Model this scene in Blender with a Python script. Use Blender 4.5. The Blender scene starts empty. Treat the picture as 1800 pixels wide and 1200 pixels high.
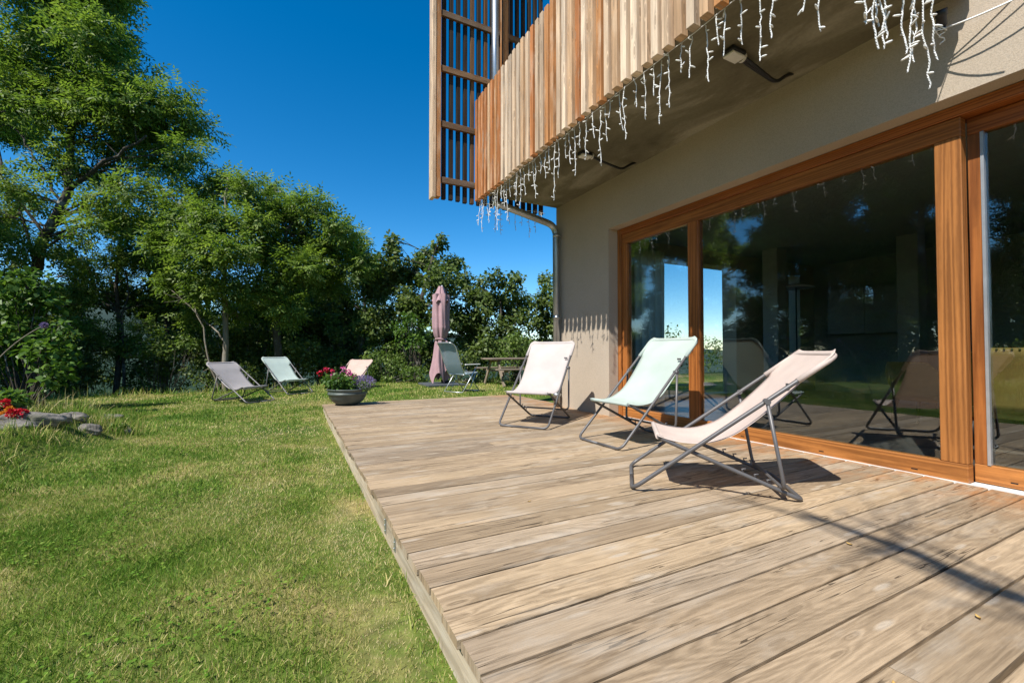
import bpy, bmesh, math, random
import numpy as np
from mathutils import Vector, Matrix

R = math.radians
sc = bpy.context.scene
COL = sc.collection

# ------------------------------------------------------------------ camera
YAW, PITCH, FPX = R(26.95), R(1.28), 763.0
CAM_Z = 0.855
cam_data = bpy.data.cameras.new("camera")
cam_data.lens = 36.0 * FPX / 1800.0
cam_data.sensor_width = 36.0
cam_data.clip_start = 0.05
cam_data.clip_end = 20000
cam = bpy.data.objects.new("camera", cam_data)
COL.objects.link(cam)
cam.location = (0, 0, CAM_Z)
cam.rotation_euler = (R(90) + PITCH, 0, -YAW)
sc.camera = cam

# ------------------------------------------------------------------ sky and sun
SUN = Vector((-0.5545, -0.263, 0.789)).normalized()      # towards the sun
world = bpy.data.worlds.new("World")
sc.world = world
world.use_nodes = True
wn = world.node_tree
bg = wn.nodes["Background"]
sky = wn.nodes.new("ShaderNodeTexSky")
sky.sky_type = 'NISHITA'
sky.sun_disc = False
sky.sun_elevation = math.asin(SUN.z)
sky.sun_rotation = math.atan2(SUN.x, SUN.y)
sky.altitude = 1500
sky.air_density = 1.0
sky.dust_density = 0.4
sky.ozone_density = 2.5
hs = wn.nodes.new("ShaderNodeHueSaturation")
hs.inputs["Hue"].default_value = 0.496
hs.inputs["Saturation"].default_value = 1.42
wn.links.new(sky.outputs[0], hs.inputs["Color"])
wn.links.new(hs.outputs[0], bg.inputs[0])
bg.inputs[1].default_value = 0.125
sun_d = bpy.data.lights.new("sun", 'SUN')
sun_d.energy = 4.6
sun_d.angle = R(0.53)
sun_d.color = (1.0, 0.955, 0.88)
sun = bpy.data.objects.new("sun", sun_d)
COL.objects.link(sun)
sun.rotation_euler = (-SUN).to_track_quat('-Z', 'Y').to_euler()
sun.location = (-20, -10, 30)
sc.view_settings.view_transform = 'Standard'
sc.view_settings.look = 'None'
sc.view_settings.gamma = 1.0
sc.view_settings.exposure = 0.55
sc.cycles.max_bounces = 8
sc.cycles.transparent_max_bounces = 12
sc.cycles.caustics_reflective = False
sc.cycles.caustics_refractive = False

# ------------------------------------------------------------------ helpers
CY, SY = math.cos(YAW), math.sin(YAW)

def at(px, py, d):
    """world point seen at photo pixel (px, py) at depth d metres"""
    xc = (px - 900.0) / FPX * d
    return np.array((xc * CY + d * SY, -xc * SY + d * CY, CAM_Z + (617.0 - py) / FPX * d))

def sm(a, b, x):
    t = np.clip((np.asarray(x, float) - a) / (b - a), 0, 1)
    return t * t * (3 - 2 * t)

def nz2(x, y, s, seed=0):
    """cheap smooth 2-D noise, about -1..1"""
    x = np.asarray(x, float) * s + seed * 13.7
    y = np.asarray(y, float) * s - seed * 7.3
    return (np.sin(x * 1.0 + 1.3 * np.sin(y * 0.9 + seed)) + np.sin(y * 1.27 + 1.7 * np.sin(x * 0.73 + 2.1))
            + 0.6 * np.sin(2.3 * x + 1.9 * y + 1.1 * np.sin(1.7 * y)) + 0.5 * np.sin(3.1 * y - 2.7 * x + seed)) / 2.6

class MB:
    """collects pieces; build() links them as ONE mesh object with UVs (along grain, across) and a per-piece 'rnd'"""
    def __init__(s):
        s.v, s.f, s.uv, s.rnd, s.mi, s.sm = [], [], [], [], [], []
    def face(s, idx, uv=None, rnd=0.0, mi=0, smooth=False):
        s.f.append(tuple(idx)); s.uv.append(uv or [(0, 0)] * len(idx)); s.rnd.append(rnd); s.mi.append(mi); s.sm.append(smooth)
    def box(s, lo, hi, grain=0, rnd=None, mi=0, rot=None, cen=None, bev=0.0):
        lo = np.array(lo, float); hi = np.array(hi, float)
        if rnd is None: rnd = random.random()
        du, dv = random.uniform(0, 40), random.uniform(0, 40)
        if bev > 0:
            s.bbox(lo, hi, grain, rnd, mi, bev, rot, cen); return
        b = len(s.v)
        P = [np.array((x, y, z)) for z in (lo[2], hi[2]) for y in (lo[1], hi[1]) for x in (lo[0], hi[0])]
        for p in P: s.v.append(tuple(s._rot(p, rot, cen)))
        F = [((0, 2, 3, 1), 2), ((4, 5, 7, 6), 2), ((0, 1, 5, 4), 1), ((2, 6, 7, 3), 1), ((0, 4, 6, 2), 0), ((1, 3, 7, 5), 0)]
        for q, n in F:
            s.face([b + i for i in q], [s._uv(P[i], n, grain, du, dv) for i in q], rnd, mi)
    @staticmethod
    def _rot(p, rot, cen):
        if rot is None: return p
        c = np.array(cen if cen is not None else (0, 0, 0))
        return np.array(rot @ Vector(p - c)) + c
    @staticmethod
    def _uv(p, n, g, du, dv):
        ax = [a for a in (0, 1, 2) if a != n]
        if g in ax:
            o = [a for a in ax if a != g][0]
            return (p[g] + du, p[o] + dv + 0.31 * n)
        return (p[ax[0]] * 0.3 + du, p[ax[1]] + dv)
    def bbox(s, lo, hi, grain, rnd, mi, bev, rot, cen):
        bm = bmesh.new()
        bmesh.ops.create_cube(bm, size=1)
        for v in bm.verts:
            v.co = Vector([lo[i] + (v.co[i] + .5) * (hi[i] - lo[i]) for i in range(3)])
        bmesh.ops.bevel(bm, geom=list(bm.edges), offset=bev, segments=1, affect='EDGES', profile=.5)
        bm.normal_update()
        b = len(s.v); du, dv = random.uniform(0, 40), random.uniform(0, 40)
        bm.verts.index_update()
        for v in bm.verts: s.v.append(tuple(s._rot(np.array(v.co), rot, cen)))
        for f in bm.faces:
            n = max(range(3), key=lambda i: abs(f.normal[i]))
            s.face([b + v.index for v in f.verts], [s._uv(v.co, n, grain, du, dv) for v in f.verts], rnd, mi)
        bm.free()
    def tube(s, pts, r, n=8, cap=True, mi=0, rnd=0.0, closed=False):
        P = [Vector(p) for p in pts]
        m = len(P)
        rs = [r] * m if not hasattr(r, '__len__') else list(r)
        T = []
        for i in range(m):
            if closed: t = P[(i + 1) % m] - P[i - 1]
            else: t = P[min(i + 1, m - 1)] - P[max(i - 1, 0)]
            T.append(t.normalized() if t.length > 1e-9 else Vector((0, 0, 1)))
        u = T[0].orthogonal().normalized()
        b = len(s.v); L = 0
        for i in range(m):
            u = (u - T[i] * u.dot(T[i]))
            u = u.normalized() if u.length > 1e-6 else T[i].orthogonal().normalized()
            w = T[i].cross(u)
            for k in range(n):
                a = 2 * math.pi * k / n
                s.v.append(tuple(P[i] + (u * math.cos(a) + w * math.sin(a)) * rs[i]))
        segs = m if closed else m - 1
        for i in range(segs):
            dl = (P[(i + 1) % m] - P[i]).length
            for k in range(n):
                k2 = (k + 1) % n; i2 = (i + 1) % m
                s.face((b + i * n + k, b + i * n + k2, b + i2 * n + k2, b + i2 * n + k),
                       [(L, k / n * .3), (L, (k + 1) / n * .3), (L + dl, (k + 1) / n * .3), (L + dl, k / n * .3)], rnd, mi, True)
            L += dl
        if cap and not closed:
            s.face([b + k for k in reversed(range(n))], None, rnd, mi)
            s.face([b + (m - 1) * n + k for k in range(n)], None, rnd, mi)
    def lathe(s, prof, c=(0, 0, 0), n=32, mi=0, fn=None):
        b = len(s.v)
        for r, z in prof:
            for k in range(n):
                a = 2 * math.pi * k / n
                rr = r if fn is None else fn(r, z, a)
                s.v.append((c[0] + rr * math.cos(a), c[1] + rr * math.sin(a), c[2] + z))
        for i in range(len(prof) - 1):
            for k in range(n):
                k2 = (k + 1) % n
                s.face((b + i * n + k, b + i * n + k2, b + (i + 1) * n + k2, b + (i + 1) * n + k), [(k / n, prof[i][1])] * 4, 0, mi, True)
    def grid(s, G, mi=0, rnd=0.0, uvs=None, smooth=True):
        """G[i][j] points"""
        b = len(s.v); ni, nj = len(G), len(G[0])
        for row in G:
            for p in row: s.v.append(tuple(p))
        for i in range(ni - 1):
            for j in range(nj - 1):
                q = [(i, j), (i + 1, j), (i + 1, j + 1), (i, j + 1)]
                s.face([b + a * nj + c for a, c in q], [uvs[a][c] for a, c in q] if uvs else None, rnd, mi, smooth)
    def build(s, name, mats, parent=None, local=False):
        me = bpy.data.meshes.new(name)
        v = np.array(s.v, float)
        if parent is not None and not local:
            v = v - np.array(world_loc(parent))
        me.from_pydata(v.tolist(), [], s.f)
        ul = me.uv_layers.new(name="UVMap")
        flat = [c for uv in s.uv for p in uv for c in p]
        ul.data.foreach_set("uv", flat)
        at_ = me.attributes.new("rnd", 'FLOAT', 'FACE'); at_.data.foreach_set("value", s.rnd)
        me.polygons.foreach_set("material_index", s.mi)
        me.polygons.foreach_set("use_smooth", s.sm)
        for m in (mats if isinstance(mats, (list, tuple)) else [mats]): me.materials.append(m)
        me.update()
        o = bpy.data.objects.new(name, me)
        COL.objects.link(o)
        if parent is not None: o.parent = parent
        return o

def world_loc(o):
    p = Vector((0, 0, 0))
    while o is not None:
        p += o.location; o = o.parent
    return p

def tag(o, label=None, cat=None, group=None, kind=None):
    if label: o["label"] = label
    if cat: o["category"] = cat
    if group: o["group"] = group
    if kind: o["kind"] = kind
    return o

def thing(name, label, cat, loc=(0, 0, 0), rz=0.0, group=None):
    o = bpy.data.objects.new(name, None)
    o.empty_display_size = 0.2
    COL.objects.link(o)
    o.location = loc; o.rotation_euler = (0, 0, rz)
    return tag(o, label, cat, group)

def np_mesh(name, V, F, mats, attrs=None, parent=None, mi=None):
    """fast mesh from numpy: V (n,3), F (m,k)"""
    V = np.asarray(V, np.float32)
    if parent is not None: V = V - np.array(world_loc(parent), np.float32)
    F = np.asarray(F, np.int32); m, k = F.shape
    me = bpy.data.meshes.new(name)
    me.vertices.add(len(V)); me.vertices.foreach_set("co", V.ravel())
    me.loops.add(m * k); me.loops.foreach_set("vertex_index", F.ravel())
    me.polygons.add(m)
    me.polygons.foreach_set("loop_start", np.arange(m, dtype=np.int32) * k)
    me.polygons.foreach_set("loop_total", np.full(m, k, np.int32))
    for an, av in (attrs or {}).items():
        a = me.attributes.new(an, 'FLOAT', 'FACE'); a.data.foreach_set("value", np.asarray(av, np.float32))
    for mm in (mats if isinstance(mats, (list, tuple)) else [mats]): me.materials.append(mm)
    if mi is not None: me.polygons.foreach_set("material_index", np.asarray(mi, np.int32))
    me.update(calc_edges=True)
    o = bpy.data.objects.new(name, me)
    COL.objects.link(o)
    if parent is not None: o.parent = parent
    return o

def fillet(pts, r, n=5):
    P = [Vector(p) for p in pts]; out = [P[0]]
    for i in range(1, len(P) - 1):
        a, b, c = P[i - 1], P[i], P[i + 1]
        d1, d2 = (a - b).normalized(), (c - b).normalized()
        rr = min(r, (a - b).length * .49, (c - b).length * .49)
        p0, p1 = b + d1 * rr, b + d2 * rr
        for k in range(n + 1):
            t = k / n
            out.append(p0 * (1 - t) ** 2 + b * 2 * t * (1 - t) + p1 * t * t)
    out.append(P[-1])
    return out

# ------------------------------------------------------------------ materials
class NT:
    def __init__(s, name):
        s.m = bpy.data.materials.new(name); s.m.use_nodes = True
        s.t = s.m.node_tree; s.t.nodes.clear()
        s.out = s.t.nodes.new("ShaderNodeOutputMaterial")
    def n(s, typ, ins=None, **kw):
        nd = s.t.nodes.new("ShaderNode" + typ)
        for k, v in kw.items(): setattr(nd, k, v)
        for k, v in (ins or {}).items(): s.set(nd, k, v)
        return nd
    def set(s, nd, k, v):
        i = nd.inputs[k]
        if hasattr(v, "is_output") or isinstance(v, bpy.types.NodeSocket): s.t.links.new(v, i)
        elif isinstance(v, bpy.types.Node): s.t.links.new(v.outputs[0], i)
        else:
            if i.type == 'RGBA' and len(v) == 3: v = (*v, 1)
            i.default_value = v
    def math(s, op, a, b=0.0, c=None, clamp=False):
        nd = s.n("Math", operation=op, use_clamp=clamp)
        s.set(nd, 0, a); s.set(nd, 1, b)
        if c is not None: s.set(nd, 2, c)
        return nd.outputs[0]
    def mix(s, fac, a, b, blend='MIX'):
        nd = s.n("Mix", data_type='RGBA', blend_type=blend)
        s.set(nd, 0, fac); s.set(nd, 6, a); s.set(nd, 7, b)
        return nd.outputs[2]
    def ramp(s, fac, stops, interp='LINEAR'):
        nd = s.n("ValToRGB"); cr = nd.color_ramp; cr.interpolation = interp
        while len(cr.elements) < len(stops): cr.elements.new(0.5)
        for e, (p, c) in zip(cr.elements, stops):
            e.position = p; e.color = (*c, 1) if len(c) == 3 else c
        s.set(nd, 0, fac)
        return nd.outputs[0]
    def noise(s, vec, scale, detail=2.0, rough=.5, w=None, dist=0.0):
        nd = s.n("TexNoise", noise_dimensions='4D' if w is not None else '3D')
        if vec is not None: s.set(nd, "Vector", vec)
        s.set(nd, "Scale", scale); s.set(nd, "Detail", detail); s.set(nd, "Roughness", rough); s.set(nd, "Distortion", dist)
        if w is not None: s.set(nd, "W", w)
        return nd.outputs[0]
    def obj(s): return s.n("TexCoord").outputs["Object"]
    def uv(s): return s.n("TexCoord").outputs["UV"]
    def attr(s, name): return s.n("Attribute", attribute_name=name).outputs["Fac"]
    def vmul(s, v, k): return s.n("VectorMath", {0: v, 1: k}, operation='MULTIPLY').outputs[0]
    def bump(s, h, strength=.3, dist=.01):
        return s.n("Bump", {"Height": h, "Strength": strength, "Distance": dist}).outputs[0]
    def pbsdf(s, **k):
        nd = s.n("BsdfPrincipled")
        for kk, v in k.items(): s.set(nd, kk.replace("_", " "), v)
        return nd.outputs[0]
    def done(s, sh):
        s.t.links.new(sh, s.out.inputs[0]); return s.m

def wood(name, light, dark, grainK=14, uscale=.55, vscale=4.0, tone=None, tone_amt=.5, rough=.7, spec=.25, knots=.5, bump=.25, fibre=.25, weather=None, endstain=None, coat=0.0, kring=.35, fmin=.3, paleknot=None, cracks=0.0):
    """grain lines are the contour lines of a noise stretched along the board"""
    t = NT(name); uv = t.uv(); rnd = t.attr("rnd")
    w = t.math('MULTIPLY', rnd, 37.0)
    st = t.vmul(uv, (uscale, vscale, 1))
    field = t.noise(st, 1.0, 1.0, .4, w=w)
    kv = t.n("TexVoronoi", {"Vector": t.vmul(uv, (2.6, 12.0, 1)), "Scale": 1.0, "Randomness": 1.0}, voronoi_dimensions='2D', feature='F1')
    kd = kv.outputs["Distance"]
    knot = t.math('SUBTRACT', 1.0, t.math('MULTIPLY', kd, 4.2), clamp=True)
    knot = t.math('POWER', knot, 1.5)
    f2 = t.math('ADD', field, t.math('MULTIPLY', knot, knots * kring))
    wob = t.noise(t.vmul(uv, (14, 34, 1)), 1.0, 3.0, .6, w=w)
    f2 = t.math('ADD', f2, t.math('MULTIPLY', wob, .035))
    ring = t.math('SINE', t.math('MULTIPLY', f2, grainK * 6.283))
    ring = t.math('MULTIPLY_ADD', ring, .5, .5)
    fade = t.ramp(t.noise(t.vmul(uv, (.9, 4.0, 1)), 1.0, 2.0, .5, w=t.math('ADD', w, 4.0)), [(.38, (fmin,) * 3), (.62, (1, 1, 1))])
    ring = t.mix(fade, (.62, .62, .62), ring)
    fib = t.noise(t.vmul(uv, (9, 190, 1)), 1.0, 3.0, .65, w=w)
    fine = t.math('MULTIPLY_ADD', fib, 1.6, -.3, clamp=True)
    g = t.math('ADD', t.math('MULTIPLY', ring, 1 - fibre), t.math('MULTIPLY', fine, fibre), clamp=True)
    blot = t.noise(t.vmul(uv, (1.1, 3.5, 1)), 1.0, 3.0, .55, w=w)
    base = t.mix(g, dark, light)
    if tone:
        tn = t.ramp(rnd, tone, 'CONSTANT')
        base = t.mix(tone_amt, base, t.mix(1.0, tn, t.mix(g, tuple(.62 for _ in range(3)), (1.12, 1.12, 1.12)), 'MULTIPLY'))
    base = t.mix(1.0, base, t.ramp(blot, [(.25, (.70, .69, .68)), (.75, (1.18, 1.16, 1.13))]), 'MULTIPLY')
    stk = t.noise(t.vmul(uv, (1.7, 60, 1)), 1.0, 5.0, .7, w=t.math('ADD', w, 2.0))
    base = t.mix(1.0, base, t.ramp(stk, [(.33, (.72, .70, .68)), (.5, (1, 1, 1)), (.68, (1.15, 1.14, 1.13))]), 'MULTIPLY')
    if cracks:
        ck = t.noise(t.vmul(uv, (1.3, 38, 1)), 1.0, 2.0, .5, w=t.math('ADD', w, 6.0))
        ck = t.math('LESS_THAN', t.math('ABSOLUTE', t.math('SUBTRACT', ck, .5)), .012)
        ck = t.math('MULTIPLY', ck, t.ramp(t.noise(t.vmul(uv, (1.6, 6, 1)), 1.0, 1.0, .5, w=t.math('ADD', w, 7.0)), [(.52, (0, 0, 0)), (.58, (1, 1, 1))]))
        base = t.mix(t.math('MULTIPLY', ck, cracks), base, (.05, .035, .022))
    br = t.ramp(t.math('FRACT', t.math('MULTIPLY', rnd, 7.31)), [(0, (.80, .79, .78)), (1, (1.14, 1.13, 1.11))])
    base = t.mix(1.0, base, br, 'MULTIPLY')
    if weather:
        wm = t.ramp(t.noise(t.vmul(uv, (2.0, 7.0, 1)), 1.0, 4.0, .6, w=t.math('ADD', w, 9.0)), [(.52, (0, 0, 0)), (.72, (1, 1, 1))])
        base = t.mix(t.math('MULTIPLY', wm, .55), base, weather)
    if knots > 0:
        kc = t.math('MULTIPLY', t.math('GREATER_THAN', knot, .42), knots)
        base = t.mix(t.math('MULTIPLY', kc, .55), base, tuple(c * .75 for c in dark))
    if paleknot:
        pk = t.math('MULTIPLY', t.ramp(knot, [(.12, (0, 0, 0)), (.5, (1, 1, 1))]), t.ramp(t.n("TexNoise", {"Vector": t.vmul(uv, (2.6, 12, 1)), "Scale": .6, "Detail": 0.0}).outputs[0], [(.54, (0, 0, 0)), (.62, (1, 1, 1))]))
        base = t.mix(t.math('MULTIPLY', pk, .55), base, paleknot)
    if endstain:
        x = t.n("SeparateXYZ", {0: t.obj()}).outputs[0]
        e = t.math('MULTIPLY', sm_node(t, x, endstain[0], endstain[1]), t.ramp(t.noise(t.vmul(uv, (3, 9, 1)), 1.0, 3.0, .6, w=w), [(.42, (0, 0, 0)), (.62, (1, 1, 1))]))
        base = t.mix(t.math('MULTIPLY', e, .8), base, endstain[2])
    hgt = t.math('ADD', t.math('MULTIPLY', ring, .5), fib)
    return t.done(t.pbsdf(Base_Color=base, Roughness=rough, Specular_IOR_Level=spec, Normal=t.bump(hgt, bump, .004), Coat_Weight=coat, Coat_Roughness=.25))

def sm_node(t, x, a, b):
    nd = t.n("MapRange", {0: x, 1: a, 2: b, 3: 0.0, 4: 1.0}, interpolation_type='SMOOTHSTEP')
    return nd.outputs[0]

def plain(name, col, rough=.5, metal=0.0, spec=.5, var=.12, scale=8, bump=.0, bscale=60):
    t = NT(name); o = t.obj()
    n = t.noise(o, scale, 4.0, .6)
    c = t.mix(1.0, col, t.ramp(n, [(.3, (1 - var,) * 3), (.7, (1 + var,) * 3)]), 'MULTIPLY')
    k = dict(Base_Color=c, Roughness=rough, Metallic=metal, Specular_IOR_Level=spec)
    if bump > 0: k["Normal"] = t.bump(t.noise(o, bscale, 4.0, .6), bump, .01)
    return t.done(t.pbsdf(**k))

def leafmat(name, c0, c1, c2, trans=.35, rough=.45, spec=.5):
    t = NT(name); a = t.attr("tint")
    c = t.ramp(a, [(0, c0), (.55, c1), (1, c2)])
    p = t.pbsdf(Base_Color=c, Roughness=rough, Specular_IOR_Level=spec)
    tr = t.n("BsdfTranslucent", {0: t.mix(1.0, c, (1.3, 1.4, .7), 'MULTIPLY')}).outputs[0]
    return t.done(t.n("MixShader", {0: trans, 1: p, 2: tr}).outputs[0])

def fabric(name, col, thin=.25, hole=.10):
    t = NT(name); uv = t.uv()
    wv = t.n("TexWave", {"Vector": uv, "Scale": 160.0, "Distortion": .5}).outputs[1]
    n = t.noise(t.obj(), 5.0, 3.0, .5)
    c = t.mix(1.0, col, t.ramp(n, [(.3, (.93, .93, .93)), (.7, (1.05, 1.05, 1.05))]), 'MULTIPLY')
    p = t.pbsdf(Base_Color=c, Roughness=.75, Specular_IOR_Level=.25, Normal=t.bump(wv, .1, .002))
    tr = t.n("BsdfTranslucent", {0: c}).outputs[0]
    m1 = t.n("MixShader", {0: thin, 1: p, 2: tr}).outputs[0]
    m2 = t.n("MixShader", {0: hole, 1: m1, 2: t.n("BsdfTransparent").outputs[0]}).outputs[0]
    return t.done(m2)

def glass(name, tint=(.91, .94, .93), boost=2.7):
    t = NT(name)
    bf = t.n("NewGeometry").outputs["Backfacing"]
    fr = t.n("Fresnel", {"IOR": t.math('MULTIPLY_ADD', bf, 1 / 1.5 - 1.5, 1.5)}).outputs[0]
    f = t.math('MULTIPLY', fr, boost, clamp=True)
    n = t.noise(t.obj(), 1.3, 1.0)
    gl = t.n("BsdfGlossy", {"Roughness": 0.0, "Color": (.95, .97, .97, 1), "Normal": t.bump(n, .02, .02)}).outputs[0]
    tr = t.n("BsdfTransparent", {0: (*tint, 1)}).outputs[0]
    return t.done(t.n("MixShader", {0: f, 1: tr, 2: gl}).outputs[0])

def ground_mat():
    t = NT("lawn_soil"); o = t.obj()
    n1 = t.noise(o, .9, 5.0, .6); n2 = t.noise(o, 14.0, 5.0, .7); n3 = t.noise(o, .12, 3.0)
    g = t.ramp(n1, [(.32, (.050, .10, .015)), (.5, (.11, .16, .03)), (.62, (.28, .24, .10))])
    g = t.mix(1.0, g, t.ramp(n2, [(.3, (.55, .55, .55)), (.7, (1.35, 1.3, 1.25))]), 'MULTIPLY')
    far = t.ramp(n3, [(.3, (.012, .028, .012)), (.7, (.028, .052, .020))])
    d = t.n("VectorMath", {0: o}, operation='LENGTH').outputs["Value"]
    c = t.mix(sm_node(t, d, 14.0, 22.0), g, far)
    rock = t.ramp(t.noise(o, .004, 6.0, .6), [(.45, (.030, .052, .040)), (.60, (.055, .080, .065)), (.75, (.16, .17, .17))])  # hill colours: forest green tinted bluish to stand in for haze
    c = t.mix(sm_node(t, d, 300.0, 900.0), c, rock)
    return t.done(t.pbsdf(Base_Color=c, Roughness=.95, Specular_IOR_Level=.1, Normal=t.bump(n2, .6, .02)))

def stucco():
    t = NT("stucco"); o = t.obj()
    n = t.noise(o, 140.0, 3.0, .6); big = t.noise(o, 1.1, 4.0, .6)
    c = t.mix(1.0, (.50, .42, .33), t.ramp(big, [(.3, (.92, .92, .92)), (.7, (1.05, 1.04, 1.03))]), 'MULTIPLY')
    c = t.mix(1.0, c, t.ramp(n, [(.35, (.86, .86, .86)), (.6, (1.05, 1.05, 1.05))]), 'MULTIPLY')
    return t.done(t.pbsdf(Base_Color=c, Roughness=.9, Specular_IOR_Level=.15, Normal=t.bump(n, .55, .004)))

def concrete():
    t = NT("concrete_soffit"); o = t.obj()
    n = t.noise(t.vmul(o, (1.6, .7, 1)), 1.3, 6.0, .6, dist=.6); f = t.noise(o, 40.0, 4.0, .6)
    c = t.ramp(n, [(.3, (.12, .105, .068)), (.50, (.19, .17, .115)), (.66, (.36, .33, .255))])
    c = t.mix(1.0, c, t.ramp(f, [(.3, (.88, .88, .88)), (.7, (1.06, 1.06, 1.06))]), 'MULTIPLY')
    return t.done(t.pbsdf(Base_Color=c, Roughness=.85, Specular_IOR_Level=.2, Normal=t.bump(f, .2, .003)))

def bark(name, a, b, sc_=9):
    t = NT(name); o = t.obj()
    n = t.noise(t.vmul(o, (1, 1, .35)), sc_, 6.0, .65); p = t.noise(o, 2.3, 4.0, .6)
    c = t.mix(n, a, b)
    c = t.mix(t.ramp(p, [(.55, (0, 0, 0)), (.68, (1, 1, 1))]), c, (.30, .30, .27))
    return t.done(t.pbsdf(Base_Color=c, Roughness=.9, Specular_IOR_Level=.15, Normal=t.bump(n, .7, .02)))

def stone():
    t = NT("field_stone"); o = t.obj()
    n = t.noise(o, 6.0, 7.0, .65); s2 = t.noise(o, 2.0, 3.0)
    c = t.ramp(n, [(.3, (.07, .065, .055)), (.5, (.17, .155, .135)), (.72, (.34, .31, .27))])
    c = t.mix(t.ramp(s2, [(.55, (0, 0, 0)), (.7, (.6, .6, .6))]), c, (.12, .13, .06))
    return t.done(t.pbsdf(Base_Color=c, Roughness=.9, Specular_IOR_Level=.2, Normal=t.bump(n, .8, .03)))

def grassmat(name, stops, trans=.3):
    t = NT(name); a = t.attr("tint")
    c = t.ramp(a, stops)
    p = t.pbsdf(Base_Color=c, Roughness=.6, Specular_IOR_Level=.25)
    tr = t.n("BsdfTranslucent", {0: c}).outputs[0]
    return t.done(t.n("MixShader", {0: trans, 1: p, 2: tr}).outputs[0])

M = {}
M['deck'] = wood("deck_wood", (.51, .395, .27), (.185, .128, .078), grainK=30, uscale=.5, vscale=5.0, knots=.5, rough=.75, spec=.2, bump=.5, fibre=.55, kring=.10, fmin=.25, paleknot=(.56, .48, .38), cracks=.8,
                 tone=[(0, (.52, .40, .27)), (.3, (.46, .38, .29)), (.6, (.56, .43, .28)), (.85, (.44, .34, .23))], tone_amt=.4, weather=(.50, .44, .36),
                 endstain=(.95, 1.65, (.40, .17, .055)))
M['fascia'] = wood("weathered_board", (.68, .59, .46), (.46, .39, .29), grainK=8, uscale=.4, vscale=4, knots=.4, rough=.85, spec=.15, weather=(.60, .57, .49))
M['slat'] = wood("larch_slat", (.66, .53, .40), (.44, .30, .19), grainK=7, uscale=.45, vscale=5, knots=1.0, rough=.65, spec=.25,
                 tone=[(0, (.72, .53, .36)), (.24, (.78, .62, .46)), (.42, (.62, .27, .085)), (.60, (.72, .46, .26)), (.76, (.52, .18, .042))], tone_amt=.9, weather=(.76, .58, .40))
M['screen'] = wood("aged_larch", (.24, .15, .085), (.11, .065, .038), grainK=7, uscale=.45, vscale=5, knots=.8, rough=.75, spec=.2,
                   tone=[(0, (.20, .13, .08)), (.4, (.26, .145, .07)), (.75, (.17, .13, .10))], tone_amt=.5, weather=(.25, .21, .17))
M['frame'] = wood("oiled_cedar", (.50, .19, .048), (.18, .045, .008), grainK=10, uscale=.20, vscale=11, knots=.0, rough=.45, spec=.35, bump=.15, fibre=.22, fmin=.75,
                  tone=[(0, (.42, .155, .038)), (.35, (.52, .225, .065)), (.58, (.44, .155, .038)), (.75, (.32, .088, .018))], tone_amt=.6, coat=.10)
M['dark_slat'] = wood("dark_slat_lit_tone", (.075, .050, .034), (.030, .021, .016), grainK=7, knots=.5, rough=.8, spec=.15,
                      tone=[(0, (.05, .034, .024)), (.8, (.26, .135, .06))], tone_amt=.7)  # dark brown base; the orange tone paints sunlight onto a few slats
M['table_wood'] = wood("grey_table_wood", (.36, .30, .24), (.19, .15, .115), grainK=7, knots=.5, rough=.85, spec=.15, weather=(.40, .37, .33))
M['stucco'] = stucco()
M['concrete'] = concrete()
M['glass'] = glass("window_glass")
M['track'] = plain("white_track", (.75, .73, .70), .5, var=.1)
M['zinc'] = plain("zinc_pipe", (.42, .45, .47), .38, metal=.85, var=.15, scale=4)
M['steel'] = plain("grey_steel_tube", (.115, .110, .110), .42, metal=.15, var=.08)
M['alu'] = plain("pale_alu", (.62, .64, .66), .35, metal=.7)
M['black'] = plain("black_plastic", (.012, .012, .013), .45, var=.2)
M['white_plastic'] = plain("white_plastic", (.72, .70, .66), .45, var=.08)
M['wire'] = plain("white_wire", (.78, .78, .76), .4, var=.05)
M['bulb'] = plain("frosted_bulb", (.85, .84, .80), .25, var=.03)
M['mauve'] = fabric("pale_mauve_mesh", (.68, .615, .585))
M['mint'] = fabric("mint_mesh", (.60, .69, .63))
M['peach'] = fabric("peach_mesh", (.80, .675, .60))
M['blush'] = fabric("blush_mesh", (.74, .55, .47))
M['greymesh'] = fabric("grey_mesh", (.50, .46, .45))
M['bluemesh'] = fabric("blue_grey_mesh", (.30, .38, .42), hole=.05)
M['pink_canvas'] = plain("dusty_pink_canvas", (.43, .275, .295), .85, spec=.15, var=.1, scale=5, bump=.2)
M['stone'] = stone()
M['slab'] = plain("base_slab", (.075, .085, .095), .7, var=.2, bump=.3)
M['bowl'] = plain("glazed_green_clay", (.080, .100, .090), .5, var=.4, scale=6)
M['terracotta'] = plain("dark_clay", (.16, .12, .09), .8, var=.25)
M['soil'] = plain("soil", (.05, .035, .022), .95, var=.4, scale=30, bump=.8)
M['lawn'] = ground_mat()
M['grass'] = grassmat("grass_blade", [(0, (.065, .155, .014)), (.30, (.145, .275, .026)), (.52, (.31, .375, .068)), (.70, (.56, .48, .18)), (1, (.74, .62, .34))])
M['ash'] = leafmat("ash_leaf", (.060, .108, .018), (.160, .245, .044), (.300, .375, .090), trans=.46, rough=.5, spec=.35)
M['maple'] = leafmat("maple_leaf", (.050, .088, .022), (.125, .180, .046), (.240, .290, .090), trans=.38, rough=.5, spec=.32)
M['shrub'] = leafmat("shrub_leaf", (.060, .110, .024), (.135, .210, .045), (.235, .300, .085), trans=.40, rough=.5, spec=.32)
M['bigleaf'] = leafmat("broad_leaf", (.040, .095, .016), (.090, .175, .028), (.160, .250, .045), spec=.3)
M['bark'] = bark("ash_bark", (.055, .045, .035), (.15, .13, .105))
M['darkbark'] = bark("dark_bark", (.040, .034, .028), (.12, .105, .085))
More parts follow.
